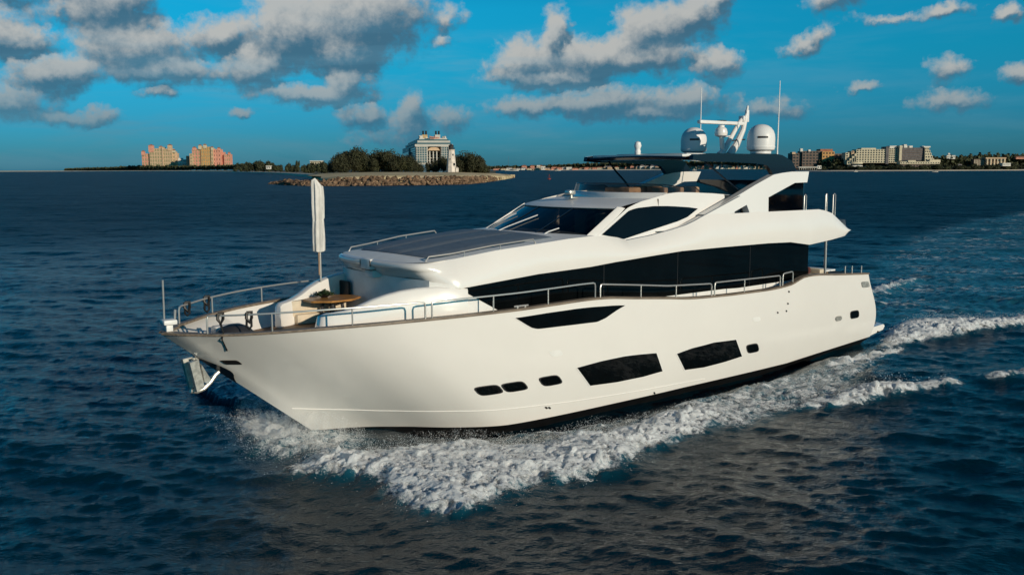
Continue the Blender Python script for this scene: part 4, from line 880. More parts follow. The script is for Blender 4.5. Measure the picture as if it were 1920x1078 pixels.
M['roofg'] = mat('grey_roof', (.22, .20, .19), .85, var=.2, vscale=.3)
M['shipw'] = mat('ship_white_paint', (.54, .51, .45), .5, var=.08, vscale=.1)
M['shipb'] = mat('ship_blue_paint', (.10, .22, .32), .45)
M['shipg'] = mat('ship_balcony_glass', (.07, .14, .16), .15)
M['orange'] = mat('funnel_ochre_paint', (.50, .33, .14), .5)
M['red'] = mat('red_paint', (.30, .05, .03), .5)
def X_(px, Y): return (px-960)/F_PX*Y
def Z_(px, py, Y): return CAM_H+(HOR_Y-(px-960)*math.tan(ROLL)-py)/F_PX*Y

def land(name, pts, prof, m):
    """pts: shoreline (bearing px, distance); prof: (distance inland, height)"""
    rows = []
    for px, Y in pts:
        rows.append([(X_(px, Y)*(1+d/Y), Y+d, z*(1 if z < 0 else min(2., max(1., Y/2200)))) for d, z in prof])
    o = MB().grid(rows).build(name, M[m], None); return tag(o, kind='structure')
sh1 = [(588, 640), (605, 440), (640, 404), (700, 407), (800, 421), (870, 436), (905, 480), (930, 560), (958, 690), (966, 760)]
rows = []
for px, Y in sh1:
    zt = pl(px, [(588, 2.5), (605, 3.2), (640, 3.8), (700, 4.2), (860, 4.0), (930, 2.8), (966, 1.2)]); dd = pl(px, [(588, 30), (605, 160), (900, 140), (930, 90), (966, 8)])
    rows.append([(X_(px, Y), Y, -.6), (X_(px, Y+4), Y+4, zt*.8), (X_(px, Y+9), Y+9, zt), (X_(px, Y+40), Y+min(40, dd*.5), zt+.3), (X_(px, Y+dd), Y+dd, zt+1.2), (X_(px, Y+dd+200), Y+dd+200, .6 if px > 900 else zt)])
tag(MB().grid(rows).build('breakwater_ground', M['sand']), kind='structure')
sh2 = [(-400, 7600), (100, 6400), (210, 5200), (300, 4600), (400, 3600), (470, 2500), (530, 1500), (575, 900), (602, 640), (640, 600), (760, 640), (930, 700)]
land('beach', sh2, [(0, -.5), (5, 1.9), (30, 2.8), (160, 3.0)], 'beach')
land('island_ground', sh2, [(160, 2.98), (400, 3.4), (1500, 3.6)], 'scrub')
sh3 = [(880, 4800), (1020, 4700), (1160, 4500), (1280, 4200), (1400, 3000), (1480, 2200), (1600, 2050), (1760, 2100), (1920, 2250), (2150, 2500), (2600, 3200)]
land('far_shore_beach', sh3, [(0, -.5), (8, 1.0), (22, 1.8), (40, 2.2)], 'beach')
land('far_shore_ground', sh3, [(40, 2.19), (90, 3.2), (700, 5), (2500, 6)], 'scrub')

def blob_rock(mb, c, r, rr):
    bm = bmesh.new(); bmesh.ops.create_icosphere(bm, subdivisions=1, radius=1); sc = (rr.uniform(.8, 1.4), rr.uniform(.7, 1.1), rr.uniform(.55, .95)); an = rr.uniform(0, 6.28)
    for v in bm.verts:
        k = r*rr.uniform(.72, 1.15); x, y, z = v.co.x*sc[0]*k, v.co.y*sc[1]*k, v.co.z*sc[2]*k; v.co = (c[0]+x*math.cos(an)-y*math.sin(an), c[1]+x*math.sin(an)+y*math.cos(an), c[2]+z)
    bm.verts.index_update(); mb.add([v.co[:] for v in bm.verts], [[v.index for v in f.verts] for f in bm.faces]); bm.free()
mb = MB(); line = [(505, 462), (540, 425), (575, 405), (610, 396), (650, 396), (700, 400), (760, 408), (820, 418), (870, 430), (900, 470), (925, 540), (950, 660), (962, 735)]
for k in range(1500):
    q_ = rnd.random()*(len(line)-1); i = int(q_); f = q_-i; px = line[i][0]*(1-f)+line[i+1][0]*f; Y = line[i][1]*(1-f)+line[i+1][1]*f
    top = pl(px, [(505, .5), (530, 2.0), (600, 2.4), (640, 3.5), (700, 4.0), (860, 3.8), (920, 2.6), (962, .9)]); a = rnd.random()
    blob_rock(mb, (X_(px, Y), Y+a*7+rnd.uniform(-1, 1), -.3+a*top+rnd.uniform(-.2, .25)), rnd.uniform(.3, 1.1)+.9*rnd.random()**5, rnd)
tag(mb.build('breakwater_rocks', M['rock'], None, 0), 'rough brown boulders piled along the breakwater', 'rocks', kind='stuff')

# trees: lumpy crowns of many small leaf faces over a trunk
def crown_mesh(name, seed, n, m, tall=1., leaf=.05, lobes=9):
    r = random.Random(seed); mb = MB(); lb = []
    for k in range(lobes):
        a = r.uniform(0, 6.28); d_ = r.uniform(0, .62); lb.append((d_*math.cos(a), d_*math.sin(a)*.8, r.uniform(.30, .86)*tall, r.uniform(.22, .42)))
    for k in range(n):
        x, y, z, q_ = r.choice(lb); v = Vector((r.gauss(0, 1), r.gauss(0, 1), r.gauss(0, 1))).normalized()*q_*r.uniform(.55, 1.08); c = Vector((x+v.x, y+v.y, z+v.z*.95))
        if c.z < .06: continue
        w = Vector((r.gauss(0, 1), r.gauss(0, 1), r.gauss(0, 1))).normalized(); e = w.cross(v).normalized()*leaf*r.uniform(.6, 1.3); w = w*leaf*r.uniform(.7, 1.6)
        mb.add([c-e, c-w, c+e, c+w], [(0, 1, 2, 3)])
    return mb.mesh(name, M[m], 0, recalc=False)
CR1 = [crown_mesh('crown', 100+k, 4200, 'leaf1', 1.0, .034, 14) for k in range(4)]
CR2 = [crown_mesh('crown', 200+k, 1300, 'leaf2', .9, .06, 8) for k in range(4)]
trk = MB().tube([(0, 0, 0), (.02, 0, .3), (-.01, .02, .62)], [.045, .035, .015], 6).mesh('trunk', M['bark'])
def tree(name, x, y, z, w, h, mesh, rz, label, group):
    r = tag(empty(name, (x, y, z), rz), label, 'tree', group); r.scale = (w, w, h)
    for nm, me in (('crown', mesh), ('trunk', trk)):
        o = bpy.data.objects.new(nm, me); COL.objects.link(o); o.parent = r
    return r
LT = [(628,303),(640,294),(652,289),(664,285),(677,288),(690,290),(702,291),(714,289),(726,287),(738,289),(750,293),(762,297),(774,301),(786,306),(645,300),(668,296),(700,300),(735,299)]
for k, (px, py) in enumerate(LT):
    Y = 600+25*rnd.random(); z = 4.6; h = Z_(px, py, Y)-z
    tree('casuarina_tree', X_(px, Y), Y, z, h*.9, h*1.02, CR1[k % 4], rnd.uniform(0, 6.28), 'dark feathery tree in the grove left of the lighthouse', 'grove left of the lighthouse')
for k, (px, py) in enumerate([(862,298),(868,292),(876,294),(884,293),(892,298),(899,304),(906,309),(912,313),(872,304),(888,306)]):
    Y = 610+20*rnd.random(); z = 3.6; h = Z_(px, py, Y)-z
    tree('casuarina_tree', X_(px, Y), Y, z, h*.85, h*1.02, CR1[k % 4], rnd.uniform(0, 6.28), 'dark feathery tree in the small grove right of the lighthouse', 'grove right of the lighthouse')
for k, (px, py) in enumerate([(806,306),(815,303),(824,300),(833,298),(841,301)]):
    Y = 640+10*rnd.random(); z = 4.0; h = Z_(px, py, Y)-z
    tree('coastal_tree', X_(px, Y), Y, z, h*.5, h, CR1[k % 4], rnd.uniform(0, 6.28), 'dark tree between the cruise ship and the lighthouse', 'trees before the cruise ship')
for k, (px, py, Y) in enumerate([(615,303,900),(606,304.5,900),(598,305.5,1000),(590,305,1000),(582,307,1000),(574,309,1050),(560,311,1300),(552,309,1300),(543,306,1400),(530,309,1500),(520,308,1500),(508,302,1600),(498,301,1600),(488,302,1700),(478,303,1700),(468,305,1800),(458,308,1900),(448,310,2000),(562,299,1300)]):
    z = 3.2; h = Z_(px, py, Y)-z; tree('coastal_tree', X_(px, Y), Y, z, h*(.75 if px != 562 else .25), h, CR2[k % 4], rnd.uniform(0, 6.28), 'dark low tree on the beach island left of the grove' if px != 562 else 'slim tall tree standing above the low beach island trees', 'trees on the beach island' if px != 562 else None)
# far woods that read as one mass
def wood(name, line, m, n, leaf, label, seed, depth=60):
    r = random.Random(seed); mb = MB()
    for k in range(n):
        q_ = r.random()*(len(line)-1); i = int(q_); f = q_-i; px, y0, y1, Y = [a*(1-f)+b*f for a, b in zip(line[i], line[i+1])]
        Y += r.uniform(0, depth); bump = .82+.16*math.sin(px*.55+seed)*math.sin(px*.171+1.3*seed)+.07*math.sin(px*1.9)
        zb, zt = Z_(px, y1, Y), Z_(px, y0, Y); c = Vector((X_(px, Y), Y, zb+(zt-zb)*bump*r.random()**.7)); L = leaf*Y/1000
        w = Vector((r.gauss(0, 1), r.gauss(0, 1), r.gauss(0, 1))).normalized(); e = w.cross(Vector((r.gauss(0, 1), r.gauss(0, 1), 1))).normalized()*L*r.uniform(.5, 1.2); w = w*L*r.uniform(.6, 1.5)
        mb.add([c-e, c-w, c+e, c+w], [(0, 1, 2, 3)])
    o = MB.build(mb, name, M[m], None, 0, recalc=False); return tag(o, label, 'wood', kind='stuff')
wood('island_wood', [(130, 318.5, 320, 6700), (170, 316.5, 319, 6300), (215, 315, 319, 5600), (272, 311, 319, 5000), (340, 312, 318, 4650), (440, 310, 317.5, 3500), (470, 306, 318, 2700)], 'leaf2', 9000, 1.6, 'low dark belt of distant woods under the pink towers', 5)
wood('town_wood', [(915, 313, 318, 4900), (1000, 312, 317, 4850), (1100, 307, 315, 4700), (1200, 304, 313, 4500), (1290, 303, 313, 4300), (1400, 301, 312, 3100), (1480, 300, 314, 2350)], 'leaf2', 10000, 1.6, 'distant dark tree line behind the far town', 6, 120)
wood('hotel_wood', [(1478, 300, 317, 2330), (1560, 298, 317, 2240), (1590, 296, 317, 2230), (1700, 297, 317, 2300), (1750, 293, 316, 2300), (1800, 291, 315, 2350), (1840, 288, 314, 2420), (1920, 288, 313, 2520), (2000, 289, 313, 2600)], 'leaf2', 15000, 1.6, 'dark mass of trees along the hotel shore', 7, 120)
for k in range(44):
    px = 1500+k*9.8+rnd.uniform(-3, 3); Y = pl(px, [(1480, 2240), (1600, 2090), (1760, 2135), (1920, 2290)])+rnd.uniform(0, 25); py = pl(px, [(1480, 311), (1570, 310), (1620, 307), (1680, 308), (1760, 306), (1920, 305)])+rnd.uniform(-3, 4)
    z = 2.2; h = max(4, Z_(px, py, Y)-z); tree('shore_tree', X_(px, Y), Y, z, h*rnd.uniform(.9, 1.5), h*.8, CR2[k % 4], rnd.uniform(0, 6.28), 'low dark tree among others on the hotel beach', 'trees on the hotel beach')

# buildings out of facing blocks
def block(root, px0, px1, py0, py1, Y, m, depth=18, name='wing', rows=0, cols=0, wm_='win', wf=.55, wh=.55, yoff=0, top=True):
    """wing whose face stands at distance Y between two bearings, with its windows as parts"""
    Y += yoff; x0, x1 = X_(px0, Y), X_(px1, Y); z1, z0 = Z_((px0+px1)/2, py0, Y), (1.5 if py1 is None else Z_((px0+px1)/2, py1, Y))
    o = MB().box((x0, Y, z0), (x1, Y+depth, z1)).build(name, M[m], root, 0)
    if rows*cols:
        cw, rh = (x1-x0)/cols, (z1-z0)/rows; wmesh = MB().box((-cw*wf/2, -.25, -rh*wh/2), (cw*wf/2, .3, rh*wh/2)).mesh('window', M[wm_], 0)
        for i in range(cols):
            for j in range(rows):
                w = bpy.data.objects.new('window', wmesh); COL.objects.link(w); w.parent = o; w.location = (x0+cw*(i+.5), Y, z0+rh*(j+.5))
    return o, x0, x1, z0, z1
def hotel(name, px, Y, label, cat='hotel', group=None):
    r = tag(empty(name, (0, 0, 0)), label, cat, group); return r
def turret(root, px0, px1, py0, py1, Y, m, rm='rooft'):
    o, x0, x1, z0, z1 = block(root, px0, px1, py0, py1, Y, m, 14, 'turret'); c = (x0+x1)/2
    MB().add([(x0-1, Y-1, z1), (x1+1, Y-1, z1), (x1+1, Y+15, z1), (x0-1, Y+15, z1), (c, Y+7, z1+7)], [(0, 1, 4), (1, 2, 4), (2, 3, 4), (3, 0, 4), (3, 2, 1, 0)]).build('roof', M[rm], o, 0)
Y = 5000
h = hotel('hotel_tower', 300, Y, 'peach and salmon resort tower on the left of the distant pair')
block(h, 288, 311.3, 279.5, 318, Y, 'peach', 40, rows=6, cols=5, wm_='bay', wf=.62, wh=.72); block(h, 311.3, 313.3, 277, 318, Y, 'peach', 40, 'pier', yoff=-4); block(h, 313.3, 330, 280, 318, Y, 'peach', 40, rows=6, cols=4, wm_='bay', wf=.62, wh=.72)
block(h, 273.5, 288, 289, 318, Y, 'pink', 30, rows=4, cols=3, wm_='bay', wf=.5, wh=.7, yoff=12); block(h, 330, 336, 285, 318, Y, 'peach', 30, rows=5, cols=1, wm_='bay', yoff=8); block(h, 336, 339.5, 288, 318, Y, 'peach', 26, yoff=14)
turret(h, 286.5, 295.5, 274, 286, Y-3, 'pink'); turret(h, 322, 329.5, 273.5, 284, Y-3, 'peach'); turret(h, 273, 278.5, 285, 292, Y+6, 'pink'); turret(h, 306, 312, 276.5, 281, Y+10, 'peach'); turret(h, 330.5, 335.5, 283, 287, Y+2, 'creamw')
h = hotel('hotel_tower', 395, Y, 'salmon and ochre resort tower with many setbacks on the right of the distant pair'); Y = 4800
block(h, 367, 383, 280, 318, Y, 'pink', 40, rows=6, cols=3, wm_='bay', wf=.5, wh=.7); block(h, 362, 368, 289, 318, Y, 'peach', 30, rows=5, cols=1, wm_='bay', yoff=-6); block(h, 383, 391, 276, 318, Y, 'ochre', 40, rows=6, cols=2, wm_='bay', wf=.5, wh=.75, yoff=-5)
block(h, 391, 402, 276.5, 318, Y, 'ochre', 40, rows=6, cols=3, wm_='bay', wf=.5, wh=.75, yoff=-2); block(h, 402, 406, 279, 318, Y, 'peach', 40, yoff=-8, rows=5, cols=1, wm_='bay'); block(h, 406, 420, 281, 318, Y, 'pink', 40, rows=5, cols=3, wf=.22, wh=.4); block(h, 420, 426, 286, 318, Y, 'pink', 30, yoff=20); block(h, 426, 438, 290, 318, Y, 'pink', 34, rows=4, cols=3, wm_='bay', wf=.4, wh=.6, yoff=6)
block(h, 355.5, 362, 293, 318, Y, 'pink', 30, yoff=25); turret(h, 379, 384.5, 274, 281, Y-8, 'creamw'); turret(h, 388, 393.5, 273, 279, Y-8, 'creamw'); turret(h, 368, 374, 278, 283, Y-2, 'pink'); turret(h, 402, 406, 277.5, 282, Y-9, 'creamw'); turret(h, 433.5, 437, 287.5, 292, Y+2, 'pink'); turret(h, 414, 419, 279, 283, Y-2, 'pink')
h = hotel('white_building', 347, 4900, 'small white building between the two pink towers', 'building')
block(h, 340.5, 354.5, 299.5, 318, 4900, 'whitew', 30, rows=3, cols=5, wf=.4, wh=.4); block(h, 341, 348, 297, 300, 4905, 'whitew', 20, 'roof')
h = hotel('beach_house', 507, 1560, 'tiny white house on the beach below the dark trees', 'house'); block(h, 503.5, 511.5, 312.5, 317.5, 1480, 'whitew', 6, rows=1, cols=2, wf=.3, wh=.5); block(h, 503, 512, 311.2, 312.5, 1478, 'whitew', 8, 'roof')
h = hotel('villa', 596, 1100, 'long white villa roof showing above the trees left of the grove', 'house'); block(h, 585.5, 607, 303, 311, 1150, 'creamw', 10, rows=1, cols=5, wf=.5, wh=.4); block(h, 585, 607.5, 301.8, 303, 1148, 'whitew', 12, 'roof')
# lighthouse
Y = 560; zb = Z_(848, 321.5, Y); lh = tag(empty('lighthouse', (X_(848, Y), Y, zb), R(8)), 'white tapering lighthouse with a dark lantern on the breakwater', 'lighthouse')
sc = Y/F_PX; H1 = 40*sc
mb = MB().lathe([(9.6*sc, -.5), (9.4*sc, 0), (6.3*sc, H1-.6), (6.9*sc, H1-.4), (6.9*sc, H1)], 8); mb.build('tower', M['stone'], lh, 20)
mb = MB().lathe([(7.2*sc, H1), (7.2*sc, H1+.25), (4.6*sc, H1+.26), (4.6*sc, H1+2.0), (5.6*sc, H1+2.05), (3.0*sc, H1+2.9), (.6*sc, H1+3.2), (.2*sc, H1+3.7)], 10); ln = mb.build('lantern', M['iron'], lh, 20)
mb = MB()
for k in range(10):
    a = 2*math.pi*k/10; mb.tube([(7.0*sc*math.cos(a), 7.0*sc*math.sin(a), H1+.2), (7.0*sc*math.cos(a), 7.0*sc*math.sin(a), H1+1.2)], .05, 5)
mb.tube([(7.0*sc*math.cos(a), 7.0*sc*math.sin(a), H1+1.2) for a in [2*math.pi*k/20 for k in range(21)]], .05, 5, cap=False); mb.build('railing', M['iron'], ln, 0)
for dx, py, w in ((.9, 291, .32), (1.6, 308.5, .45), (-.8, 299, .22)):
    zz = (321.5-py)*sc; yy = -(9.4-3.1*zz/H1)*sc*.93; MB().box((dx-w, yy-.12, zz-w*1.5), (dx+w, yy+.7, zz+w*1.5)).build('window', M['win'], lh, 0)
mb = MB().box((7.5*sc, -2.6, -.4), (12.8*sc, 1.8, 6.2*sc)); mb.add([(7.2*sc, -2.9, 6.2*sc), (13.1*sc, -2.9, 6.2*sc), (13.1*sc, 2, 6.2*sc), (7.2*sc, 2, 6.2*sc), (10.1*sc, -.4, 8.2*sc)], [(0, 1, 4), (1, 2, 4), (2, 3, 4), (3, 0, 4)]); mb.build('keeper_hut', M['stone'], lh, 0)
# cruise ship seen from astern
ang_ = math.atan2(50, 290); ship = tag(empty('cruise_ship', (X_(783, 1200), 1200, 0), ang_), 'huge white cruise ship seen from astern behind the lighthouse', 'cruise ship')
BW_ = 46.
def sbox(nm, m, x0, x1, y0, y1, z0, z1, par=None): return MB().box((x0, y0, z0), (x1, y1, z1)).build(nm, M[m], par or ship, 0)
hl = sbox('hull', 'shipb', 0, BW_, 4, 300, 0, 13); sbox('hull_top', 'shipw', -.3, BW_+.3, 3, 298, 13.02, 15, hl)
for nm, x0, x1 in (('balcony_block', 0, 15), ('balcony_block', 32, BW_)):
    b_ = sbox(nm, 'shipw', x0, x1, 2, 285, 15, 36)
    for k in range(7):
        sbox('balcony_glass', 'shipg', x0+(.9 if x0 < 1 else .8), x1-.9, 1.2, 3, 16+k*2.9, 17.9+k*2.9, b_)
        sbox('deck_edge', 'shipw', x0-.2, x1+.2, .7, 3, 17.95+k*2.9, 18.6+k*2.9, b_)
        if x0 < 1: sbox('side_balcony', 'shipg', -.6, .5, 8, 270, 16+k*2.9, 17.9+k*2.9, b_)
    for x in np.linspace(x0+1.2, x1-1.2, 5): sbox('pillar', 'shipw', x-.3, x+.3, .9, 1.3, 15, 36, b_)
at_ = sbox('atrium', 'greyw', 15, 32, 30, 32, 13, 36)
for k in range(6): sbox('gallery', 'shipw', 15.1, 31.9, 8+k*3, 30, 14+k*3.6, 14.9+k*3.6, at_)
for x in (18, 22.5, 27): sbox('column', 'shipw', x-.7, x+.7, 6, 8, 13, 34, at_)
sbox('lido_deck', 'shipw', -1.5, BW_+1.5, 0, 290, 36.02, 39); sbox('lido_windows', 'shipg', 1, BW_-1, -.3, 3, 39.02, 41.0); up_ = sbox('sports_deck', 'shipw', 2, BW_-2, 2, 270, 41.02, 43.6)
sbox('screen', 'shipg', 4, BW_-4, 1.6, 4, 43.62, 45.2, up_); sbox('upper_house', 'shipw', 5, BW_-5, 12, 250, 43.62, 47)
for x0 in (11, 28):
    fn = sbox('funnel', 'orange' if x0 < 20 else 'shipw', x0, x0+7, 40, 56, 47.02, 52.5)
    for dx in (.4, 4.2): MB().lathe([(1.2, 0), (1.2, 4.6), (1.4, 4.8), (1.4, 5.2)], 10, (x0+1.4+dx, 46, 52.4)).build('exhaust_pipe', M['black'], fn)
for x in (6.5, 38.5): MB().lathe([(1.6, 0), (1.8, 1.4), (1.3, 2.6), (.1, 3.1)], 12, (x, 14, 47)).build('radome', M['shipw'], ship)
for k in range(6): sbox('lifeboat', 'shipw', -2.2, 0, 60+k*30, 80+k*30, 10, 14)
for k, (z0, z1) in enumerate(((15, 21), (21.02, 26), (26.02, 31), (31.02, 36))): sbox('side_terrace', 'shipw' if k % 2 else 'shipg', -7+k*1.6, -.65, 60+k*20, 280, z0, z1)
can = MB().add([(15, 3, 31), (31, 3, 31), (29, 3, 34), (23, 3, 36), (17, 3, 34), (15, 6, 31), (31, 6, 31), (29, 6, 34), (23, 6, 36), (17, 6, 34)], [(0, 1, 2, 3, 4), (9, 8, 7, 6, 5), (0, 5, 6, 1), (1, 6, 7, 2), (2, 7, 8, 3), (3, 8, 9, 4), (4, 9, 5, 0)]).build('stage_canopy', M['peach'], ship, 0)
for k, (x0, w_, z1, m_) in enumerate(((5, 5, 50.5, 'shipw'), (19.5, 6, 49, 'greyw'), (36, 4, 49.5, 'shipw'), (14, 3, 49, 'creamw'))): sbox('deck_machinery', m_, x0, x0+w_, 14+k*3, 24+k*3, 47.02, z1)
MB().tube([(24+6*math.cos(a), 3+6*math.sin(a)*.4, 43.7+a*.55) for a in np.linspace(0, 9.4, 60)], .55, 7).build('water_slide', M['pink'], ship)

# hotels along the right shore
h = hotel('hotel', 1520, 2300, 'brown terraced hotel with a sunlit ochre end beside the dark hardtop'); Y = 2280
block(h, 1500, 1537, 284, 316, Y, 'brownw', 40, rows=6, cols=6, wf=.6, wh=.5); block(h, 1537, 1559.5, 285, 316, Y, 'ochre', 40, rows=5, cols=4, wf=.45, wh=.5, yoff=-8); block(h, 1482, 1500, 288, 316, Y, 'brownw', 40, rows=5, cols=3, wf=.6, wh=.5, yoff=6); block(h, 1533, 1556, 280.5, 285, Y, 'rooft', 30, 'roof', yoff=2); block(h, 1496, 1500.5, 279.5, 285, Y, 'whitew', 10, 'stair_tower', yoff=-3); block(h, 1511, 1515, 281.5, 285, Y, 'whitew', 10, 'stair_tower', yoff=-3)
block(h, 1481, 1487, 286, 290, Y, 'peach', 20, 'penthouse', yoff=3); block(h, 1560, 1581, 289, 316, Y, 'brownw', 30, yoff=14, rows=4, cols=3)
Y = 2220; h = hotel('hotel', 1670, Y, 'long cream hotel slab with a grid of balconies on the right shore')
block(h, 1600, 1655, 281, 306, Y, 'creamw', 30, rows=6, cols=11, wf=.55, wh=.56); block(h, 1609, 1636, 278.5, 281, Y, 'creamw', 26, 'roof_house', yoff=2); block(h, 1655, 1660.5, 276, 308, Y, 'greyw', 30, 'stair_tower', yoff=-2); block(h, 1660.5, 1680, 278.5, 306, Y, 'creamw', 30, rows=7, cols=5, wf=.6, wh=.6); block(h, 1661.5, 1674, 274.5, 278.5, Y, 'whitew', 20, 'roof_house', yoff=2)
block(h, 1680, 1684.5, 274, 302, Y, 'creamw', 34, 'pier', yoff=-8)
o = block(h, 1684.5, 1727, 278, 302, Y, 'greyw', 30, rows=0, cols=0)[0]  # wing in shade: its darkness is put into the dark grey colour
x0, x1 = X_(1685, Y), X_(1726.5, Y)
for k in range(5): MB().box((x0, Y-.7, Z_(1705, 283.5+k*4, Y)), (x1, Y+.2, Z_(1705, 282.7+k*4, Y))).build('balcony_edge', M['brownw'], o, 0)
for a, b, c in ((1682, 1694, 274.5), (1688, 1693, 272), (1698, 1704, 274.5), (1722, 1726, 274.8)): block(h, a, b, c, 278.2, Y, 'whitew', 14, 'roof_house', yoff=3+.4*(b-a))
for k in range(5):
    o = block(h, 1727+k*.2, 1734.5+k*2.6, 277.5+k*5, 282.6+k*5, Y, 'creamw', 26, 'stepped_end', rows=1, cols=3, wf=.5, wh=.5, yoff=-4-k*.5)
block(h, 1725, 1737, 275.3, 277.6, Y, 'whitew', 20, 'roof_house', yoff=-5); block(h, 1591, 1600, 284, 306, Y, 'peach', 26, rows=5, cols=2, yoff=4); block(h, 1580, 1592, 287, 308, Y, 'creamw', 26, rows=5, cols=2, yoff=8)
for k in range(4): block(h, 1597-k*4.5, 1601-k*3.5, 289+k*4.5, 309, Y, 'creamw', 20, 'stepped_end', rows=1, cols=1, yoff=-2+k)
h = hotel('pavilion', 1602, 2120, 'round cream pavilion with two white tiers below the hotel slab', 'pavilion')
for a, b, c, d_, m_, n_ in ((1591, 1615, 304, 307.5, 'creamw', 'tier'), (1593, 1613, 307.6, 310.5, 'win', 'glazing'), (1588, 1615, 310.6, 312.8, 'whitew', 'tier'), (1591, 1613, 312.9, 318, 'brownw', 'base')):
    yy = 2115; xx0, xx1 = X_(a, yy), X_(b, yy); cx, rx = (xx0+xx1)/2, (xx1-xx0)/2; z1, z0 = Z_(1602, c, yy), Z_(1602, d_, yy)
    mb = MB(); mb.grid([[(cx+rx*math.cos(t_), yy+8+8*math.sin(t_), z) for t_ in [2*math.pi*k/28 for k in range(28)]] for z in (z0, z1)], closed=True); mb.f += [tuple(range(28)), tuple(range(28, 56))]; mb.build(n_, M[m_], h, 20)
h = hotel('podium', 1715, 2160, 'low cream terrace building stepping out at the foot of the hotel', 'building')
block(h, 1682, 1756, 303.5, 308, 2170, 'creamw', 20, rows=1, cols=16, wf=.4, wh=.4); block(h, 1737, 1757, 300, 305, 2174, 'creamw', 20, 'upper_terrace'); block(h, 1697, 1711, 301, 305, 2168, 'creamw', 16, 'upper_terrace'); block(h, 1684, 1750, 309, 313, 2150, 'brownw', 14, 'lower_storey', rows=1, cols=12, wf=.5, wh=.5)
h = hotel('mansion', 1860, 2330, 'orange mansion with a columned front among the trees at far right', 'house')
Y = 2330; block(h, 1842, 1878, 297, 313, Y, 'peach', 20, rows=2, cols=7, wf=.4, wh=.5); block(h, 1841, 1879, 296, 298.2, Y, 'peach', 22, 'cornice', yoff=-2)
for k in range(6): block(h, 1843.5+k*6.4, 1845+k*6.4, 298.4, 311, Y, 'creamw', 2, 'column', yoff=-3.5)
block(h, 1819, 1841, 299, 312, Y, 'brownw', 16, 'annexe', rows=1, cols=8, wm_='creamw', wf=.3, wh=.8, yoff=8)
def house(px0, px1, py0, py1, Y, m, rm, label, group, pitched=True):
    x0, x1 = X_(px0, Y), X_(px1, Y); pxm = (px0+px1)/2; z0, z1 = max(1.4, Z_(pxm, py1, Y)), Z_(pxm, py0, Y); d_ = (x1-x0)*.7; zr = z0+(z1-z0)*(.68 if pitched else .9)
    r = tag(empty('house', ((x0+x1)/2, Y, z0)), label, 'house', group); w = (x1-x0)/2
    MB().box((-w, 0, -1), (w, d_, zr-z0)).build('wall', M[m], r, 0)
    mb = MB(); e = w*.06; hh_ = z1-z0
    if pitched: mb.add([(-w-e, -e, zr-z0), (w+e, -e, zr-z0), (w+e, d_+e, zr-z0), (-w-e, d_+e, zr-z0), (-w*.6, d_/2, hh_), (w*.6, d_/2, hh_)], [(0, 1, 5, 4), (1, 2, 5), (2, 3, 4, 5), (3, 0, 4), (3, 2, 1, 0)])
    else: mb.box((-w-e, -e, zr-z0+.02), (w+e, d_+e, hh_))
    mb.build('roof', M[rm], r, 0)
    mb = MB(); n = max(2, int((px1-px0)/2.5))
    for k in range(n): x = -w+2*w*(k+.5)/n; mb.box((x-w*.35/n, -.3, (zr-z0)*.3), (x+w*.35/n, .2, (zr-z0)*.75))
    mb.build('window_band', M['win'], r, 0); return r
house(1768, 1784, 292, 298, 2330, 'whitew', 'whitew', 'white house with a small tower among the dark trees on the right shore', None, False); house(1770.5, 1774, 288, 294, 2332, 'whitew', 'whitew', 'narrow white tower rising beside the white house in the trees', None, False)
house(1897, 1925, 293.5, 298, 2480, 'pink', 'rooft', 'low red roofed house at the right edge of the picture', None); house(1873, 1888, 306, 311, 2240, 'whitew', 'whitew', 'low white beach bar in front of the orange mansion', None, False); house(1790, 1798, 308, 314, 2180, 'whitew', 'roofg', 'small hut on the beach left of the orange mansion', None)
h = tag(empty('pier_shelter', (0, 0, 0)), 'long white roofed pier shelter beside the hardtop on the right shore', 'shelter')
block(h, 1494, 1530, 313.2, 314.8, 2120, 'whitew', 12, 'roof'); block(h, 1529, 1536, 310.8, 317, 2122, 'whitew', 8, 'gatehouse', rows=1, cols=2, wf=.4, wh=.5)
for k in range(9): block(h, 1495+k*4, 1495.7+k*4, 314.9, 318.5, 2124, 'whitew', 1, 'post')
pal = [('whitew', 'roofg', 'white walled'), ('creamw', 'rooft', 'cream walled, red roofed'), ('peach', 'roofg', 'peach walled'), ('pink', 'rooft', 'pink walled'), ('whitew', 'whitew', 'all white, flat roofed')]
px = 926.; k = 0
while px < 1478:
    w = rnd.uniform(5, 13); c = rnd.choice(pal); Y = pl(px, [(926, 4740), (1160, 4560), (1280, 4270), (1400, 3070), (1480, 2270)])+rnd.uniform(0, 40); y1 = pl(px, [(926, 319), (1160, 318), (1300, 317), (1480, 316)]); hgt_ = rnd.uniform(3.2, 6.5)+(2 if px > 1180 else 0)
    house(px, px+w, y1-hgt_, y1, Y, c[0], c[1], c[2]+' house in the low row along the far shore', c[2]+' houses on the far shore', c[1] != 'whitew'); px += w*rnd.uniform(.75, 1.25); k += 1
for k in range(26):
    px = rnd.uniform(960, 1470); w = rnd.uniform(5, 12); c = rnd.choice(pal); Y = pl(px, [(926, 4900), (1160, 4700), (1280, 4420), (1400, 3200), (1480, 2400)]); y1 = pl(px, [(926, 315.5), (1160, 312), (1300, 311), (1480, 309)])
    house(px, px+w, y1-rnd.uniform(2.5, 5), y1+2, Y, c[0], c[1], c[2]+' house showing above the front row of the far town', c[2]+' houses behind the front row', c[1] != 'whitew')
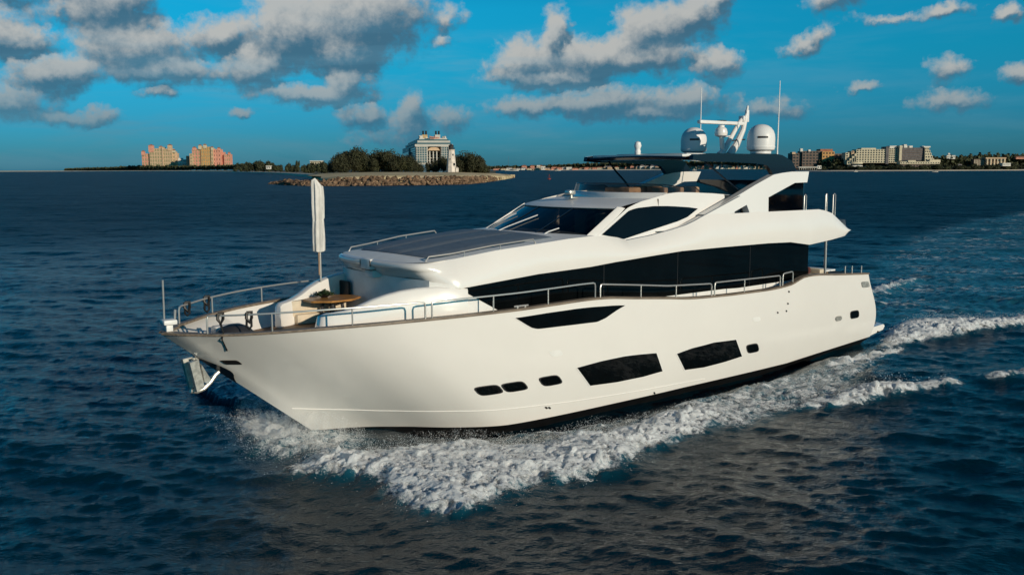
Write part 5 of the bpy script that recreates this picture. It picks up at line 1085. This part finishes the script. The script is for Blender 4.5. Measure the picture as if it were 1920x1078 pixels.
# small craft
def boat(px, Y, L, H, label, rz=0.):
    r = tag(empty('motor_boat', (X_(px, Y), Y, 0), rz), label, 'boat'); mb = MB(); rows = []
    for x, w, z in ((-.5, .14, .30), (-.2, .17, .28), (.15, .16, .30), (.38, .09, .36), (.5, .005, .42)):
        rows.append([(x*L, w*L, z*H), (x*L*.96, w*L*.75, -.1*H), (x*L*.96, -w*L*.75, -.1*H), (x*L, -w*L, z*H)])
    mb.grid(rows, closed=True); mb.f.append((0, 1, 2, 3)); mb.build('hull', M['shipw'], r)
    c_ = MB().box((-.25*L, -.11*L, .28*H), (.12*L, .11*L, .8*H), .04*L).build('cabin', M['shipw'], r); MB().box((-.22*L, -.118*L, .5*H), (.10*L, .118*L, .66*H)).build('window', M['win'], c_, 0)
    MB().box((-.28*L, -.13*L, .8*H), (.14*L, .13*L, .88*H)).build('roof', M['shipw'], r, 0); return r
boat(1600.5, 1750, 9, 3.6, 'tiny white boat moored off the round pavilion', .2); boat(1748, 1500, 9, 3.4, 'tiny white boat off the beach right of the hotel', -.3); boat(966, 3600, 30, 9, 'white boat on the water before the far houses, right of the breakwater tip'); boat(1046, 3800, 26, 8, 'white boat lying off the middle of the far town', .1); boat(1300, 3300, 16, 6, 'white boat seen under the hardtop off the far town', 0.)
r = tag(empty('sailing_boat', (X_(954, 3900), 3900, 0)), 'sailing boat with a tall bare mast right of the small grove', 'boat')
mb = MB(); rows = [[(x*30, w*30, z), (x*28, w*15, -.8), (x*28, -w*15, -.8), (x*30, -w*30, z)] for x, w, z in ((-.5, .10, 2), (0, .14, 2), (.35, .09, 2.4), (.5, .004, 3))]; mb.grid(rows, closed=True); mb.f.append((0, 1, 2, 3)); mb.build('hull', M['shipw'], r)
MB().tube([(0, 0, 1), (0, 0, 62)], [.5, .3], 6).build('mast', M['greyw'], r); MB().tube([(0, 0, 6), (-12, 0, 6.5)], .4, 6).build('boom', M['greyw'], r)
r = tag(empty('channel_buoy', (X_(1030, 620), 620, -.1)), 'dark channel buoy floating right of the breakwater tip', 'buoy')
MB().lathe([(1.1, -.3), (1.2, .3), (1.0, .7), (.3, .9)], 14).build('float', M['red'], r); mb = MB()
for k in range(4): mb.tube([(.8*math.cos(k*1.57), .8*math.sin(k*1.57), .7), (.15*math.cos(k*1.57), .15*math.sin(k*1.57), 2.8)], .06, 5)
mb.lathe([(.3, 2.7), (.35, 3.1), (.05, 3.5)], 8); mb.build('tower', M['red'], r)
